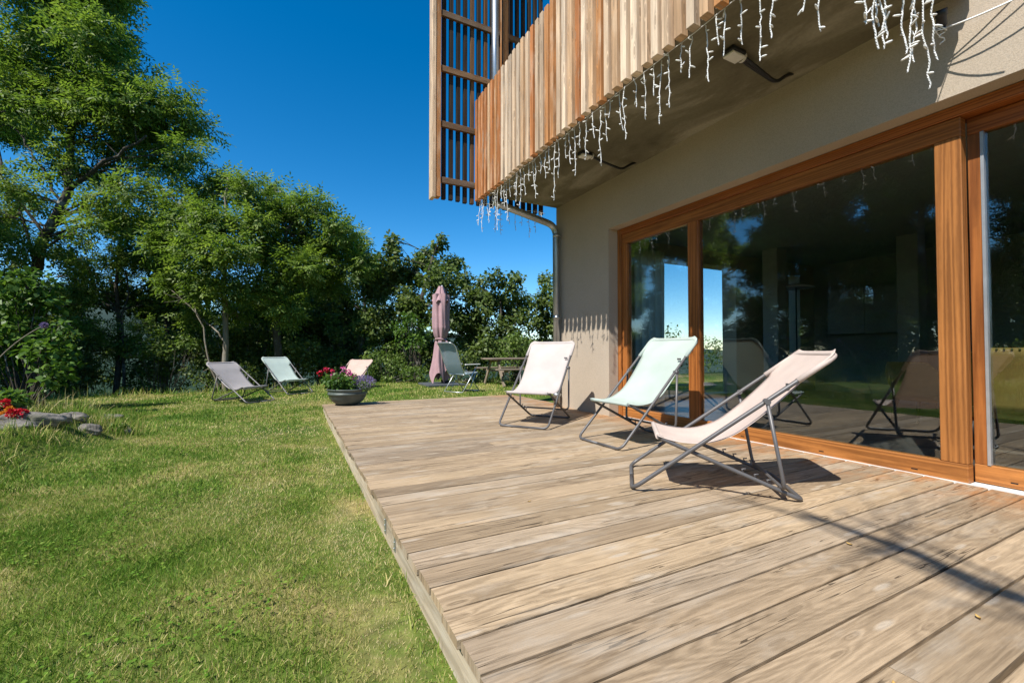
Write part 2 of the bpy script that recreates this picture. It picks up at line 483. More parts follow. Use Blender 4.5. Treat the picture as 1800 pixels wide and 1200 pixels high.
M['palebark'] = bark("pale_bark", (.15, .13, .10), (.30, .26, .20))
M['petal'] = grassmat("petals", [(0, (.50, .012, .02)), (.3, (.62, .02, .05)), (.45, (.72, .10, .36)), (.65, (.80, .25, .50)), (.8, (.70, .22, .02)), (1, (.80, .40, .05))])
M['purple'] = grassmat("purple_petals", [(0, (.17, .14, .34)), (.6, (.25, .20, .40)), (1, (.32, .22, .32))])
M['inwall'] = plain("interior_plaster", (.36, .36, .35), .8, var=.04)
M['infloor'] = plain("interior_floor", (.13, .12, .11), .35, var=.1)
M['curtain'] = grassmat("curtain_cloth", [(0, (.62, .60, .55)), (1, (.62, .60, .55))], .6)
M['olive'] = plain("olive_velvet", (.27, .175, .040), .8, var=.15, scale=14)
M['brass'] = plain("brass_nail", (.6, .45, .2), .3, metal=1.0)
M['leafdry'] = plain("dry_leaf", (.40, .26, .08), .8, var=.3)

# ------------------------------------------------------------------ ground sheet
def ground_z(x, y):
    x = np.asarray(x, float); y = np.asarray(y, float)
    z = -0.135 + 0.07 * sm(5.0, 8.5, y) * sm(-1.0, 2.5, x) - 0.03 * sm(7, 11, y) * sm(0.5, -3, x)
    z = z + 0.018 * nz2(x, y, 1.1) * sm(.3, -.5, x) * sm(14, 10, y)
    z = z - .035 * sm(-.15, .25, x) * sm(1.5, .5, x) * sm(7.9, 6.8, y)
    edge = -2.05 - .25 * np.sin(y * .9) + .35 * sm(4.6, 6.9, y) - .0 * y
    bed = sm(0.0, .60, edge - x) * sm(7.9, 6.7, y)
    z = z + bed * (.26 + .03 * nz2(x, y, 2.3, 3)) + .70 * sm(-3.1, -7.5, x) * sm(8.6, 5.6, y)
    z = z + 1.2 * sm(-7, -16, x) * sm(6, 0, y)
    drop = np.clip(y - 12.9 - .25 * np.sin(x * .8) + .10 * np.minimum(x + 1, 0), 0, None)
    z = z - .42 * drop / (1 + drop * .010) * sm(0, .8, drop)
    d = np.hypot(x, y)
    ang = np.degrees(np.arctan2(x, y))
    hill = sm(350, 1500, d) * (80 + 110 * sm(5, -22, ang) + 30 * nz2(ang * .12, d * .002, 1.0, 5) + 18 * nz2(ang * .7, d * .01, 1.0, 2)) * sm(70, 20, np.abs(ang - 5) + 25 * sm(-28, -40, ang))
    return z + hill

def ground_sheet():
    def axis(segs):
        out = []
        for a, b, st in segs: out += list(np.arange(a, b, st))
        return np.array(out + [segs[-1][1]])
    xs = axis([(-3600, -300, 110), (-300, -40, 20), (-40, -10, 2.0), (-10, 6, .14), (6, 40, 2.0), (40, 300, 20), (300, 3600, 110)])
    ys = axis([(-3600, -300, 165), (-300, -20, 20), (-20, -1, 1.0), (-1, 16, .14), (16, 40, 1.0), (40, 300, 15), (300, 3600, 90)])
    X, Y = np.meshgrid(xs, ys)
    Z = ground_z(X, Y)
    inside = (X > 3.9) & (X < 10.2) & (Y > -5.8) & (Y < 5.6)
    Z = np.where(inside, -.5, Z)
    V = np.stack([X, Y, Z], -1).reshape(-1, 3)
    ny, nx = X.shape
    i = np.arange(ny - 1)[:, None] * nx + np.arange(nx - 1)[None, :]
    F = np.stack([i, i + 1, i + nx + 1, i + nx], -1).reshape(-1, 4)
    o = np_mesh("lawn", V, F, M['lawn'])
    o.data.polygons.foreach_set("use_smooth", np.ones(len(F), bool))
    tag(o, "mown lawn running from the deck to the valley with hills beyond", "lawn", kind="structure")
ground_sheet()

# ------------------------------------------------------------------ deck
deck = thing("wooden_deck", "weathered timber deck of wide boards in front of the sliding glass doors", "deck", (2.2, 3.0, 0))
def build_deck():
    mb = MB(); rng = random.Random(4)
    y = -2.2; W = .1455; pitch = .1565; T = .032
    while y < 7.66 - W:
        x0, x1 = .452 + rng.uniform(-.007, .007), 3.885
        cuts = [x0, x1]
        if rng.random() < .22: cuts = [x0, rng.uniform(1.4, 3.0), x1]
        for a, b in zip(cuts, cuts[1:]):
            a2 = a + (.003 if a != x0 else 0); b2 = b - (.003 if b != x1 else 0)
            dz = rng.uniform(-.0018, .0018); tilt = rng.uniform(-.0015, .0015); w = W + rng.uniform(-.003, .003)
            rnd = rng.random(); du, dv = rng.uniform(0, 60), rng.uniform(0, 60)
            prof = [(0, -T), (w, -T), (w, -.004), (w - .0045, 0), (.0045, 0), (0, -.004)]
            n = 12; base = len(mb.v)
            ys0 = rng.uniform(-.0012, .0012)
            for i in range(n + 1):
                x = a2 + (b2 - a2) * i / n
                for k, (py, pz) in enumerate(prof):
                    mb.v.append((x, y + py + ys0 * math.sin(i * .6), pz + dz + tilt * (py - w / 2) / w * 2))
            for i in range(n):
                xa, xb = a2 + (b2 - a2) * i / n, a2 + (b2 - a2) * (i + 1) / n
                for k in range(6):
                    k2 = (k + 1) % 6
                    va, vb = prof[k][0] + prof[k][1] + dv, prof[k2][0] + prof[k2][1] + dv
                    mb.face((base + i * 6 + k, base + (i + 1) * 6 + k, base + (i + 1) * 6 + k2, base + i * 6 + k2),
                            [(xa + du, va), (xb + du, va), (xb + du, vb), (xa + du, vb)], rnd)
            mb.face([base + k for k in reversed(range(6))][::-1], [(prof[k][1] * .3 + du, prof[k][0] + dv) for k in range(6)], rnd)
            mb.face([base + n * 6 + k for k in range(6)], [(prof[k][1] * .3 + du, prof[k][0] + dv) for k in range(6)], rnd)
        y += pitch
    mb.build("decking", M['deck'], deck)
    f = MB()
    f.box((.470, 2.32, -.30), (.498, 7.62, -.0355), grain=1, rnd=.3, bev=.003)
    f.build("fascia_board", M['fascia'], deck)
    f = MB(); f.box((.470, -2.2, -.30), (.498, 2.312, -.0355), grain=1, rnd=.7, bev=.003)
    f.build("fascia_board", M['fascia'], deck)
    f = MB(); f.box((.500, 7.595, -.30), (3.74, 7.62, -.0355), grain=0, rnd=.5)
    f.build("fascia_board", M['fascia'], deck)
    j = MB()
    for x in (.56, 1.1, 1.7, 2.3, 2.9, 3.5): j.box((x, -2.2, -.28), (x + .05, 7.59, -.0355), grain=1)
    j.build("joist", M['screen'], deck)
    for yy in (2.20, 2.44):
        b = MB(); b.box((.464, yy - .012, -.135), (.469, yy + .012, -.045))
        for zz in (-.06, -.09, -.12): b.tube([(.4655, yy, zz), (.461, yy, zz)], .004, 6)
        b.build("bracket", M['zinc'], deck)
build_deck()

# ------------------------------------------------------------------ house
HX, FX = 3.74, 3.90              # facade plane, plane of the window frames
Y_END, Y_NEAR = 5.80, -6.0       # end walls
SOF = 3.122                      # underside of the balcony slab
BX, BY0, BY1 = 2.39, 1.12, 5.92  # balcony front, near and far ends
house = thing("house", "beige rendered house with slatted larch balcony over big wood framed glass doors", "house", (6.5, 0, 0))

def wall_part(name, boxes, mat, **k):
    mb = MB()
    for lo, hi in boxes: mb.box(lo, hi)
    o = mb.build(name, mat, house)
    return o
OY0, OY1, OZ = -2.6, 4.53, 2.478          # the big opening
front = wall_part("front_wall", [((HX, OY1, -.4), (4.08, Y_END, 7.4)), ((HX, OY0, OZ), (4.08, OY1, 7.4)), ((HX, Y_NEAR, -.4), (4.08, OY0, 7.4))], M['stucco'])
# end wall with a wide window and a narrow one
EW = [(4.08, 5.1), (7.65, 9.35), (9.75, 10.6)]
wall_part("end_wall", [((a, Y_END - .3, -.4), (b, Y_END - .001, 7.4)) for a, b in EW] + [((5.1, Y_END - .3, 2.46), (7.65, Y_END - .001, 7.4)), ((9.35, Y_END - .3, 2.46), (9.75, Y_END - .001, 7.4)),
          ((5.1, Y_END - .3, -.4), (7.65, Y_END - .001, .06)), ((9.35, Y_END - .3, -.4), (9.75, Y_END - .001, .3))], M['stucco'])
wall_part("back_wall", [((10.3, Y_NEAR, -.4), (10.6, Y_END - .3, 7.4))], M['stucco'])
wall_part("side_wall", [((4.08, Y_NEAR, -.4), (10.3, Y_NEAR + .3, 7.4))], M['stucco'])
wall_part("roof", [((3.0, Y_NEAR - .6, 7.4), (11.2, Y_END + .5, 7.65))], M['screen'])
wall_part("interior_floor", [((4.08, Y_NEAR + .3, -.12), (10.3, Y_END - .3, .005))], M['infloor'])
wall_part("interior_ceiling", [((4.08, Y_NEAR + .3, 2.72), (10.3, Y_END - .3, 2.85))], M['inwall'])
wall_part("interior_lining", [((10.27, Y_NEAR + .3, .005), (10.3, Y_END - .3, 2.72)), ((4.08, Y_NEAR + .3, .005), (10.27, Y_NEAR + .33, 2.72))], M['inwall'])
for i, (x, y) in enumerate(((7.9, 4.9), (8.9, 3.3), (7.4, 1.0))):
    mb = MB(); mb.box((x - .14, y - .14, .005), (x + .14, y + .14, 2.72), bev=.01); mb.build("interior_pillar", M['inwall'], house)

def balcony():
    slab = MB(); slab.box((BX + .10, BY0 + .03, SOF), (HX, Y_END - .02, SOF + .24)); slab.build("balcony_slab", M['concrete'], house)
    # soffit strip with a joint: concrete underside
    rail = MB(); rng = random.Random(11)
    zb, zt = 3.055, 4.545
    y = BY0 + .01
    while y < BY1:
        dx = rng.uniform(-.006, .006); dz = rng.uniform(-.006, .006)
        w = .064 + rng.uniform(-.004, .004)
        rail.box((BX + dx, y, zb + dz), (BX + .068 + dx, y + w, zt + dz), grain=2, rnd=rng.random(), bev=.003)
        y += .1095
    pl = rail.build("balcony_slats", M['slat'], house)
    c = MB()
    for z in (3.17, 4.30): c.box((BX + .078, BY0 + .05, z), (BX + .098, BY1 - .02, z + .09), grain=1)
    c.build("balcony_rail", M['screen'], house)
    e = MB()     # short return at the near end
    x = BX + .13
    while x < HX - .06:
        e.box((x, BY0 - .07, zb + rng.uniform(-.006, .006)), (x + .072, BY0 - .012, zt), grain=2, rnd=rng.random(), bev=.003)
        x += .1095
    e.build("balcony_slats", M['slat'], house)
    # the tall screen closing the far end
    Ys = 5.985
    s = MB(); x = 1.915
    while x < 3.66:
        s.box((x, Ys, 3.05 + rng.uniform(-.012, .012)), (x + .055, Ys + .06, 7.4), grain=2, rnd=rng.random() * (.75 if x < 2.35 else 1.25) % 1.0, bev=.003)  # only right-hand slats can draw the orange tone painted as sunlit
        x += .1093
    s.build("screen_slats", M['dark_slat'], house)
    for z in (3.265, 4.075, 4.885, 5.695):
        r = MB(); r.box((1.885, Ys - .048, z), (3.64, Ys - .003, z + .085), grain=0, bev=.003); r.build("screen_rail", M['screen'], house)
    p = MB(); p.box((1.745, Ys - .07, 3.03), (1.80, Ys + .09, 7.4), grain=2, rnd=.1, bev=.004); p.box((1.803, Ys - .062, 3.05), (1.875, Ys + .06, 7.4), grain=2, rnd=.55, bev=.004)
    p.build("screen_post", M['slat'], house)
    q = MB(); q.box((2.80, 5.80, SOF + .245), (2.89, 5.90, 7.4), grain=2, rnd=.6, bev=.004); q.build("balcony_post", M['slat'], house)
    # the beam end seen under the near corner
    k = MB(); k.box((3.02, BY0 - .05, 3.07), (3.70, BY0 + .02, 3.115), grain=0, rnd=.7); k.build("balcony_beam", M['frame'], house)
balcony()

def downpipe():
    mb = MB()
    mb.tube([(2.63, 5.72, 7.4), (2.63, 5.72, SOF + .25)], .052, 16)
    path = fillet([(2.63, 5.74, SOF - .002), (2.63, 5.74, 3.03), (3.655, 5.68, 2.80), (3.655, 5.665, .02)], .16, 7)
    mb.tube(path, .052, 16)
    o = mb.build("downpipe", M['zinc'], house)
    for z in (2.62, 1.35, .16):
        c = MB(); c.tube([(3.655, 5.665, z), (3.655, 5.665, z + .05)], .060, 16); c.box((3.70, 5.655, z + .015), (3.738, 5.675, z + .035))
        c.build("pipe_collar", M['zinc'], o)
downpipe()

def doors():
    F = M['frame']
    # outer fixed frame
    fr = MB()
    zt = OZ - .004
    fr.box((FX - .012, OY0, zt - .075), (4.07, OY1 - .075, zt), grain=1, rnd=.8, bev=.003)             # head
    fr.box((FX - .012, OY1 - .075, -.012), (4.07, OY1 - .002, zt), grain=2, rnd=.2, bev=.003)           # left jamb
    o = fr.build("door_frame", F, house)
    # big fixed sash: left light and main light
    s = MB()
    t0, b1 = zt - .078, .121
    s.box((FX, 1.178, -.008), (3.985, OY1 - .078, b1), grain=1, rnd=.47, bev=.004)                       # bottom rail
    s.box((FX + .002, 1.178, 2.272), (3.985, OY1 - .078, t0), grain=1, rnd=.3, bev=.004)                 # top rail
    for (a, b, r) in ((4.36, OY1 - .078, .25), (3.245, 3.385, .62), (1.178, 1.312, .55)):
        s.box((FX + .001, a, b1 + .001), (3.984, b, 2.271), grain=2, rnd=r, bev=.004)
    w = s.build("fixed_window", F, house)
    for (a, b) in ((3.387, 4.358), (1.314, 3.243)):
        g = MB(); g.box((3.934, a, b1 + .002), (3.940, b, 2.270)); g.build("pane", M['glass'], w)
    for y in (1.45, 2.05, 2.75, 3.7):
        k = MB(); k.box((FX - .001, y - .018, .028), (FX + .002, y + .018, .036)); k.build("drain_slot", M['black'], w)
    # sliding leaf to the right, set further in
    L = MB(); x0, x1 = 3.992, 4.066
    L.box((x0, OY0, .004), (x1, 1.176, .122), grain=1, rnd=.36, bev=.004)
    L.box((x0, OY0, 2.285), (x1, 1.176, zt - .078), grain=1, rnd=.9, bev=.004)
    L.box((x0 + .001, 1.115, .123), (x1 - .001, 1.175, 2.284), grain=2, rnd=.7, bev=.003)
    L.box((x0 + .001, -.70, .123), (x1 - .001, -.57, 2.284), grain=2, rnd=.6, bev=.003)
    lf = L.build("sliding_door", F, house)
    e = MB(); e.box((x0 - .004, 1.098, .123), (x0 + .03, 1.114, 2.284)); e.build("seal_strip", M['alu'], lf)
    for a, b in ((-.569, 1.097), (OY0, -.701)):
        g = MB(); g.box((4.020, a, .124), (4.026, b, 2.283)); g.build("pane", M['glass'], lf)
    for y in (1.0, .2):
        k = MB(); k.box((x0 - .001, y - .016, .035), (x0 + .002, y + .016, .043)); k.build("drain_slot", M['black'], lf)
    t = MB(); t.box((3.888, OY0, -.030), (3.899, OY1 - .08, .004)); t.box((3.9, OY0, -.03), (3.990, 1.174, .002)); t.build("door_track", M['track'], house)
doors()

# things fixed under the balcony
def cable_box(loc, ends, label):
    t = thing("junction_box", label, "junction box", loc, 0)
    x, y, z = loc
    b = MB(); b.box((x - .075, y - .05, z - .035), (x + .075, y + .05, z - .001), bev=.006); b.build("housing", M['black'], t)
    l = MB(); l.box((x - .07, y - .045, z - .058), (x + .07, y + .045, z - .036), bev=.006); l.build("cover", M['white_plastic'], t)
    for k, e in enumerate(ends):
        off = .022 * (k - (len(ends) - 1) / 2)
        p = fillet([(x + .075, y + off, z - .022), (x + .22, y + off, z - .05), (x + .40 * (e[0] - x) / .7 + .12, e[1] + off + .02, z - .11), (e[0] - .06, e[1] + off, z - .03), (e[0] + .05, e[1] + off, z + .02)], .12, 6)
        c = MB(); c.tube(p, .014, 8); c.build("cable", M['black'], t)
    r = MB(); r.tube([(x + .085, y, z - .022), (x + .105, y, z - .024)], .035, 12); r.build("clip", M['white_plastic'], t)
cable_box((2.96, 2.12, SOF), [(3.62, 2.10, 0), (3.62, 2.08, 0)], "junction box with two thick black cables, the nearer box under the balcony slab")
cable_box((2.97, 4.00, SOF), [(3.66, 3.95, 0)], "junction box with a single black cable, farther along the balcony underside")

def strand_path(x, y, z, L, rng, seg=.03):
    n = max(3, int(L / seg)); pts = []; ox = oy = 0
    for i in range(n + 1):
        ox += rng.uniform(-.008, .008); oy += rng.uniform(-.008, .008)
        pts.append((x + ox, y + oy, z - L * i / n))
    return pts

def icicles(name, label, cable, drops, cat="fairy lights"):
    t = thing(name, label, cat, tuple(cable[0]), 0)
    rng = random.Random(len(drops) * 7 + 1)
    mb = MB(); mb.tube(cable, .0035, 5, rnd=0); mb.build("cable", M['wire'], t)
    for (x, y, z, L) in drops:
        m = MB(); p = strand_path(x, y, z, L, rng)
        paths = [p]
        if rng.random() < .55 and len(p) > 6:       # forked end
            i = rng.randrange(3, len(p) - 2); q = p[i]
            fx, fy = rng.uniform(-.3, .3), rng.uniform(-.3, .3)
            paths.append([(q[0] + fx * s_ * .25, q[1] + fy * s_ * .25, q[2] + .02 * s_ + .5 * s_ * s_ * .3) for s_ in np.linspace(0, .35, 6)])
        for pp in paths:
            for ph in (0, math.pi):                # twisted pair
                tw = []
                for i in range(len(pp) - 1):
                    for s_ in (0, .25, .5, .75):
                        a = ph + (i + s_) * 2 * math.pi
                        b0 = np.array(pp[i]) * (1 - s_) + np.array(pp[i + 1]) * s_
                        tw.append(b0 + np.array((math.cos(a), math.sin(a), 0)) * .0027)
                m.tube(tw, .0024, 4, cap=False)
        z_ = .05
        while z_ < L:
            i = min(int(z_ / L * (len(p) - 1)), len(p) - 1); q = Vector(p[i])
            a = rng.uniform(0, 6.28); dz = rng.uniform(-.7, .55)
            d = Vector((math.cos(a), math.sin(a), dz)).normalized()
            m.tube([q, q + d * .010, q + d * .014, q + d * .034, q + d * .041], [.003, .0042, .0062, .0050, .001], 6, mi=1)
            z_ += rng.uniform(.055, .10)
        m.build("strand", [M['wire'], M['bulb']], t)

def make_icicles():
    rng = random.Random(5)
    zc = 3.075; xc = BX + .085
    ys = np.arange(BY0 + .03, 5.93, .094)
    cable = [(xc + .004 * math.sin(y * 9), y, zc - .012 * abs(math.sin(y * 5.5))) for y in np.arange(BY0 + .02, 5.95, .06)]
    pat = [.27, .48, .34, .22, .42, .56, .30, .38]
    drops = [(xc + rng.uniform(-.01, .01), y + rng.uniform(-.02, .02), zc - .008, pat[i % 8] * rng.uniform(.8, 1.12)) for i, y in enumerate(ys)]
    icicles("icicle_lights", "white icicle light string hanging along the front edge of the balcony", cable, drops)
    cable = [(x, 5.945, zc - .012 * abs(math.sin(x * 5.5))) for x in np.arange(2.48, 3.62, .06)]
    drops = [(x + rng.uniform(-.02, .02), 5.945, zc - .008, pat[(i + 2) % 8] * rng.uniform(.8, 1.1)) for i, x in enumerate(np.arange(2.5, 3.6, .115))]
    icicles("icicle_lights", "icicle light string hanging against the sky below the tall slatted screen", cable, drops)
    cable = [(x, BY0 - .09, zc + .03 - .02 * abs(math.sin(x * 5.5))) for x in np.arange(2.47, 3.50, .06)]
    drops = [(x, BY0 - .09 + rng.uniform(-.02, .02), zc + .02, L) for x, L in ((2.43, .72), (2.45, .80), (2.50, .76), (2.55, .66), (2.60, .74), (2.69, .78), (2.86, .80), (2.93, .74), (2.955, .88), (2.98, .70))]
    icicles("icicle_lights", "icicle light string with long strands above the door beside the black connector", cable, drops)
make_icicles()

def connector():
    c = at(1668, 26, 2.66)
    t = thing("cable_connector", "black plug connector with bundled white cables hanging on the sunlit wall", "connector", tuple(c))
    ax = Vector((.45, .15, -.85)).normalized(); c = Vector(c)
    m = MB(); m.tube([c - ax * .06, c - ax * .02, c - ax * .018, c + ax * .035, c + ax * .037, c + ax * .06], [.028, .030, .025, .027, .020, .018], 14); m.build("plug", M['black'], t)
    rng = random.Random(3)
    for k in range(4):
        a = c + ax * .05
        e = Vector(at(1800 + 40 * k, -12 - 22 * k, 2.35)); mid = a.lerp(e, .5) + Vector((rng.uniform(-.03, .0), rng.uniform(-.02, .02), -.03 - .012 * k))
        pts = [a.lerp(mid, i / 6).lerp(mid.lerp(e, i / 6), i / 6) for i in range(7)]
        w = MB(); w.tube(pts, .0042, 6); w.build("cable", M['wire'], t)
    w = MB()
    w.tube([c + ax * .05 + Vector((.012 * math.sin(i * 1.3), .012 * math.cos(i * 1.7), -.012 * i)) for i in range(9)], .004, 5)
    for k in range(3): w.tube([c + ax * .045 + Vector((.028 * math.cos(q), .02 * math.sin(q) + .006 * k, .022 * math.sin(q + k))) for q in np.linspace(0, 6.2, 12)], .004, 5)
    w.tube([c + ax * .04 + Vector((-.10 * math.sin(q), 0, -.02 - .025 * (1 - math.cos(q)))) for q in np.linspace(0, 3.1, 10)], .0018, 5)
    w.build("cable", M['wire'], t)
connector()

# ------------------------------------------------------------------ sling chairs
def sling_chair(label, fabric_mat, loc, back_dir, alpha_deg, group, prop_len=.518, W=.60):
    """local frame: x = across, y = from the front bar towards the back, z up; front bar at the origin"""
    al = R(alpha_deg); r = .0125
    t = thing("sling_chair", label, "deck chair", loc, math.atan2(back_dir[1], back_dir[0]) - math.pi / 2, group)
    h = W / 2
    A = lambda L: np.array((L * math.cos(al), L * math.sin(al) + r))
    LA, LP = 1.372, .412
    top = A(LA)
    piv = A(LP); be = math.asin((piv[1] - r) / .648)
    rear = np.array((piv[0] + .648 * math.cos(be), r))
    fr = np.array((piv[0] - .186 * math.cos(be), piv[1] + .186 * math.sin(be)))
    P = lambda x, q: (x, q[0], q[1])
    m = MB()       # long back frame: a closed loop
    loop = [P(0, A(0)), P(h, A(0)), P(h, top), P(-h, top), P(-h, A(0)), P(0, A(0))]
    m.tube(fillet(loop, .07, 6), r, 10)
    m.build("back_frame", M['steel'], t, True)
    g = h - .028
    m = MB()       # seat frame
    loop = [P(0, fr), P(g, fr), P(g, rear), P(-g, rear), P(-g, fr), P(0, fr)]
    m.tube(fillet(loop, .05, 6), r, 10)
    for x in (g, -g):
        for k in range(3):
            q = rear + (fr - rear) * (.22 + .085 * k) / 1.0
            m.tube([(x * .96, q[0], q[1] + .010), (x * .96, q[0] - .008, q[1] + .030), (x * .96, q[0] + .014, q[1] + .032)], .005, 6)
        c = piv; m.tube([(x - .03 * np.sign(x), c[0], c[1]), (x + .045 * np.sign(x), c[0], c[1])], .007, 8)
    m.build("seat_frame", M['steel'], t, True)
    # prop hooked over the seat frame
    pt = A(.926); best = None
    for s in np.linspace(0.02, .7, 400):
        q = rear + (fr - rear) * s
        e = abs(np.hypot(*(pt - q)) - prop_len)
        if best is None or e < best[0]: best = (e, q)
    q = best[1] + np.array((.0, .022))
    m = MB(); ho = h + .024
    m.tube(fillet([P(ho, pt), P(ho, q), P(-ho, q), P(-ho, pt)], .05, 6), .0105, 10)
    for x in (ho, -ho): m.tube([P(x + .012, pt), P(x - .034 * np.sign(x) - .0, pt)], .017, 10)
    m.build("back_prop", M['steel'], t, True)
    # sling: profile measured on a chair at 36.8 degrees, carried over by the front-hem / top-bar frame
    ref = np.array([(.158, .335), (.20, .318), (.28, .302), (.36, .297), (.43, .302), (.51, .325), (.59, .362), (.67, .425), (.74, .487), (.80, .545), (.87, .615), (.94, .690), (1.02, .765), (1.09, .820), (1.108, .845)])
    f0, t0 = np.array((.158, .330)), np.array((1.098, .835))
    f1, t1 = fr + np.array((0, .004)), top + np.array((0, .010))
    e0 = (t0 - f0); e1 = (t1 - f1)
    n0 = np.array((-e0[1], e0[0])); n1 = np.array((-e1[1], e1[0]))
    prof = [f1 + e1 * np.dot(p - f0, e0) / np.dot(e0, e0) + n1 * np.dot(p - f0, n0) / np.dot(n0, n0) for p in ref]
    prof = np.array(prof)
    # dense resample
    s_ = np.concatenate([[0], np.cumsum(np.hypot(*np.diff(prof, axis=0).T))])
    ss = np.linspace(0, s_[-1], 42)
    pr = np.stack([np.interp(ss, s_, prof[:, 0]), np.interp(ss, s_, prof[:, 1])], 1)
    for _ in range(3): pr[1:-1] = pr[1:-1] * .5 + (pr[:-2] + pr[2:]) * .25
    G, U = [], []
    nx = 15
    for i, p in enumerate(pr):
        f = i / 41.0
        sleeve = f > .80
        w = (h + .012 if sleeve else h - .014 - .012 * math.sin(math.pi * min(f / .8, 1)))
        if f > .95: w = h + .012 - .05 * ((f - .95) / .05) ** 2
        row, ur = [], []
        for k in range(nx):
            x = -1 + 2 * k / (nx - 1)
            dz = .020 * (1 - x * x) * math.sin(math.pi * min(f / .82, 1)) - (.012 * x ** 8 if sleeve else 0)
            row.append((x * w, p[0] + dz * .4, p[1] - dz))
            ur.append((x * w, ss[i]))
        G.append(row); U.append(ur)
    m = MB(); m.grid(G, uvs=U)
    o = m.build("sling", fabric_mat, t, True)
    so = o.modifiers.new("thickness", 'SOLIDIFY'); so.thickness = .003; so.offset = 0
    # front hem sleeve and top sleeve, wrapped round the tubes
    m = MB()
    m.tube([P(x, fr) for x in np.linspace(-g + .02, g - .02, 9)], .0165, 10)
    m.build("front_sleeve", fabric_mat, t, True)
    m = MB(); tp = fillet([P(h, A(LA - .245)), P(h, top), P(-h, top), P(-h, A(LA - .245))], .07, 6)
    m.tube(tp, .0165, 10)
    m.build("top_sleeve", fabric_mat, t, True)
    c = MB(); c.box((h - .075, pr[30][0] - .02, pr[30][1] + .012), (h - .035, pr[30][0] - .012, pr[30][1] + .03)); c.build("care_label", M['steel'], t, True)
    return t

DG = "sling chairs on the deck"; LG = "sling chairs on the lawn"
sling_chair("pale mauve sling chair standing on the deck near the house corner", M['mauve'], (2.30, 4.27, .001), (.79, .61), 43.6, DG, .53)
sling_chair("mint green sling chair on the deck, close to the glass doors", M['mint'], (2.51, 3.20, .001), (1.0, .02), 44.2, DG, .53)
sling_chair("pale peach sling chair reclined low on the deck, nearest to the camera", M['peach'], (2.065, 2.275, .001), (.747, -.665), 36.8, DG)
def on_lawn(x, y, **k): return (x, y, float(ground_z(x, y)) + .012)
sling_chair("grey sling chair on the lawn, reclined farthest from the flower bowl", M['greymesh'], on_lawn(-.50, 9.66), (-.66, .75), 32.0, LG)
sling_chair("mint sling chair on the lawn between the grey and the peach one", M['mint'], on_lawn(.20, 10.85), (-.5, .866), 35.0, LG)
sling_chair("peach sling chair on the lawn, half hidden behind the flower bowl", M['blush'], on_lawn(.98, 10.80), (.55, .835), 30.0, LG)

# ------------------------------------------------------------------ folded parasol
def parasol():
    x, y = 3.60, 11.25; z = float(ground_z(x, y)) + .01
    t = thing("cantilever_parasol", "folded dusty pink parasol tied round its dark mast on a grey slab base", "parasol", (x, y, z))
    b = MB()
    for i in (0, 1):
        for j in (0, 1):
            b.box((x - .50 + i * .505, y - .50 + j * .505, z), (x - .003 + i * .505, y - .003 + j * .505, z + .055), bev=.008)
    b.build("base_slab", M['slab'], t)
    m = MB(); mx, my = x + .13, y + .09
    m.box((mx - .035, my - .045, z + .057), (mx + .035, my + .045, z + 2.60), bev=.008); m.box((mx - .09, my - .09, z + .057), (mx + .09, my + .09, z + .13), bev=.01)
    m.tube([(mx, my, z + .9), (mx + .09, my - .06, z + .9)], .012, 8)
    m.build("mast", M['black'], t)
    a = MB(); a.tube([(mx, my, z + 2.5), (x - .02, y - .05, z + 2.66)], .022, 8); a.tube([(x - .05, y - .06, z + .35), (x - .05, y - .06, z + 2.6)], .018, 8); a.build("arm", M['alu'], t)
    cx, cy = x - .06, y - .08
    def cloth(z0, z1, rf, amp, nf, ph, hem=None, n=120, rows=44):
        G = []
        for i in range(rows + 1):
            q = i / rows; zz = z0 + (z1 - z0) * q; row = []
            for k in range(n + 1):
                a = 2 * math.pi * k / n
                f = math.cos(nf * a + ph + 1.2 * math.sin(q * 3)) ; f2 = math.cos((nf * 2 + 1) * a + 2 * q)
                rr = rf(q) * (1 + amp * f + amp * .45 * f2)
                zo = (hem(a) * (1 - q) ** 3 if hem else 0)
                row.append((cx + rr * math.cos(a), cy + rr * math.sin(a), zz + zo))
            G.append(row)
        return G
    c = MB()
    body = lambda q: .115 + .13 * math.sin(min(q / .9, 1) * math.pi) ** .7 * (1 - .25 * q) if q < .96 else .09
    c.grid(cloth(z + 1.22, z + 2.42, lambda q: .10 + .115 * min(1, q * 4) ** .6 * (1 - .12 * q), .16, 5, .4))
    c.grid(cloth(z + .25, z + 1.22, lambda q: .215 - .105 * q ** .8, .24, 4, 1.1, hem=lambda a: .14 * math.cos(4 * a + 2.6) + .06 * math.cos(7 * a)))
    c.build("canopy", M['pink_canvas'], t)
    v = MB(); v.grid(cloth(z + 2.20, z + 2.64, lambda q: .225 - .17 * q, .10, 6, 0, hem=lambda a: .05 * math.cos(6 * a))); v.build("vent_flap", M['pink_canvas'], t)
    s = MB(); s.tube([(cx + .125 * math.cos(a), cy + .125 * math.sin(a), z + 1.225 + .015 * math.sin(2 * a)) for a in np.linspace(0, 2 * math.pi, 30)[:-1]], [.028] * 29, 6, closed=True)
    s.tube([(cx + .10, cy - .09, z + 1.22), (cx + .15, cy - .12, z + 1.14), (cx + .16, cy - .10, z + 1.03)], [.03, .035, .012], 6)
    s.build("tie_strap", M['pink_canvas'], t)
parasol()

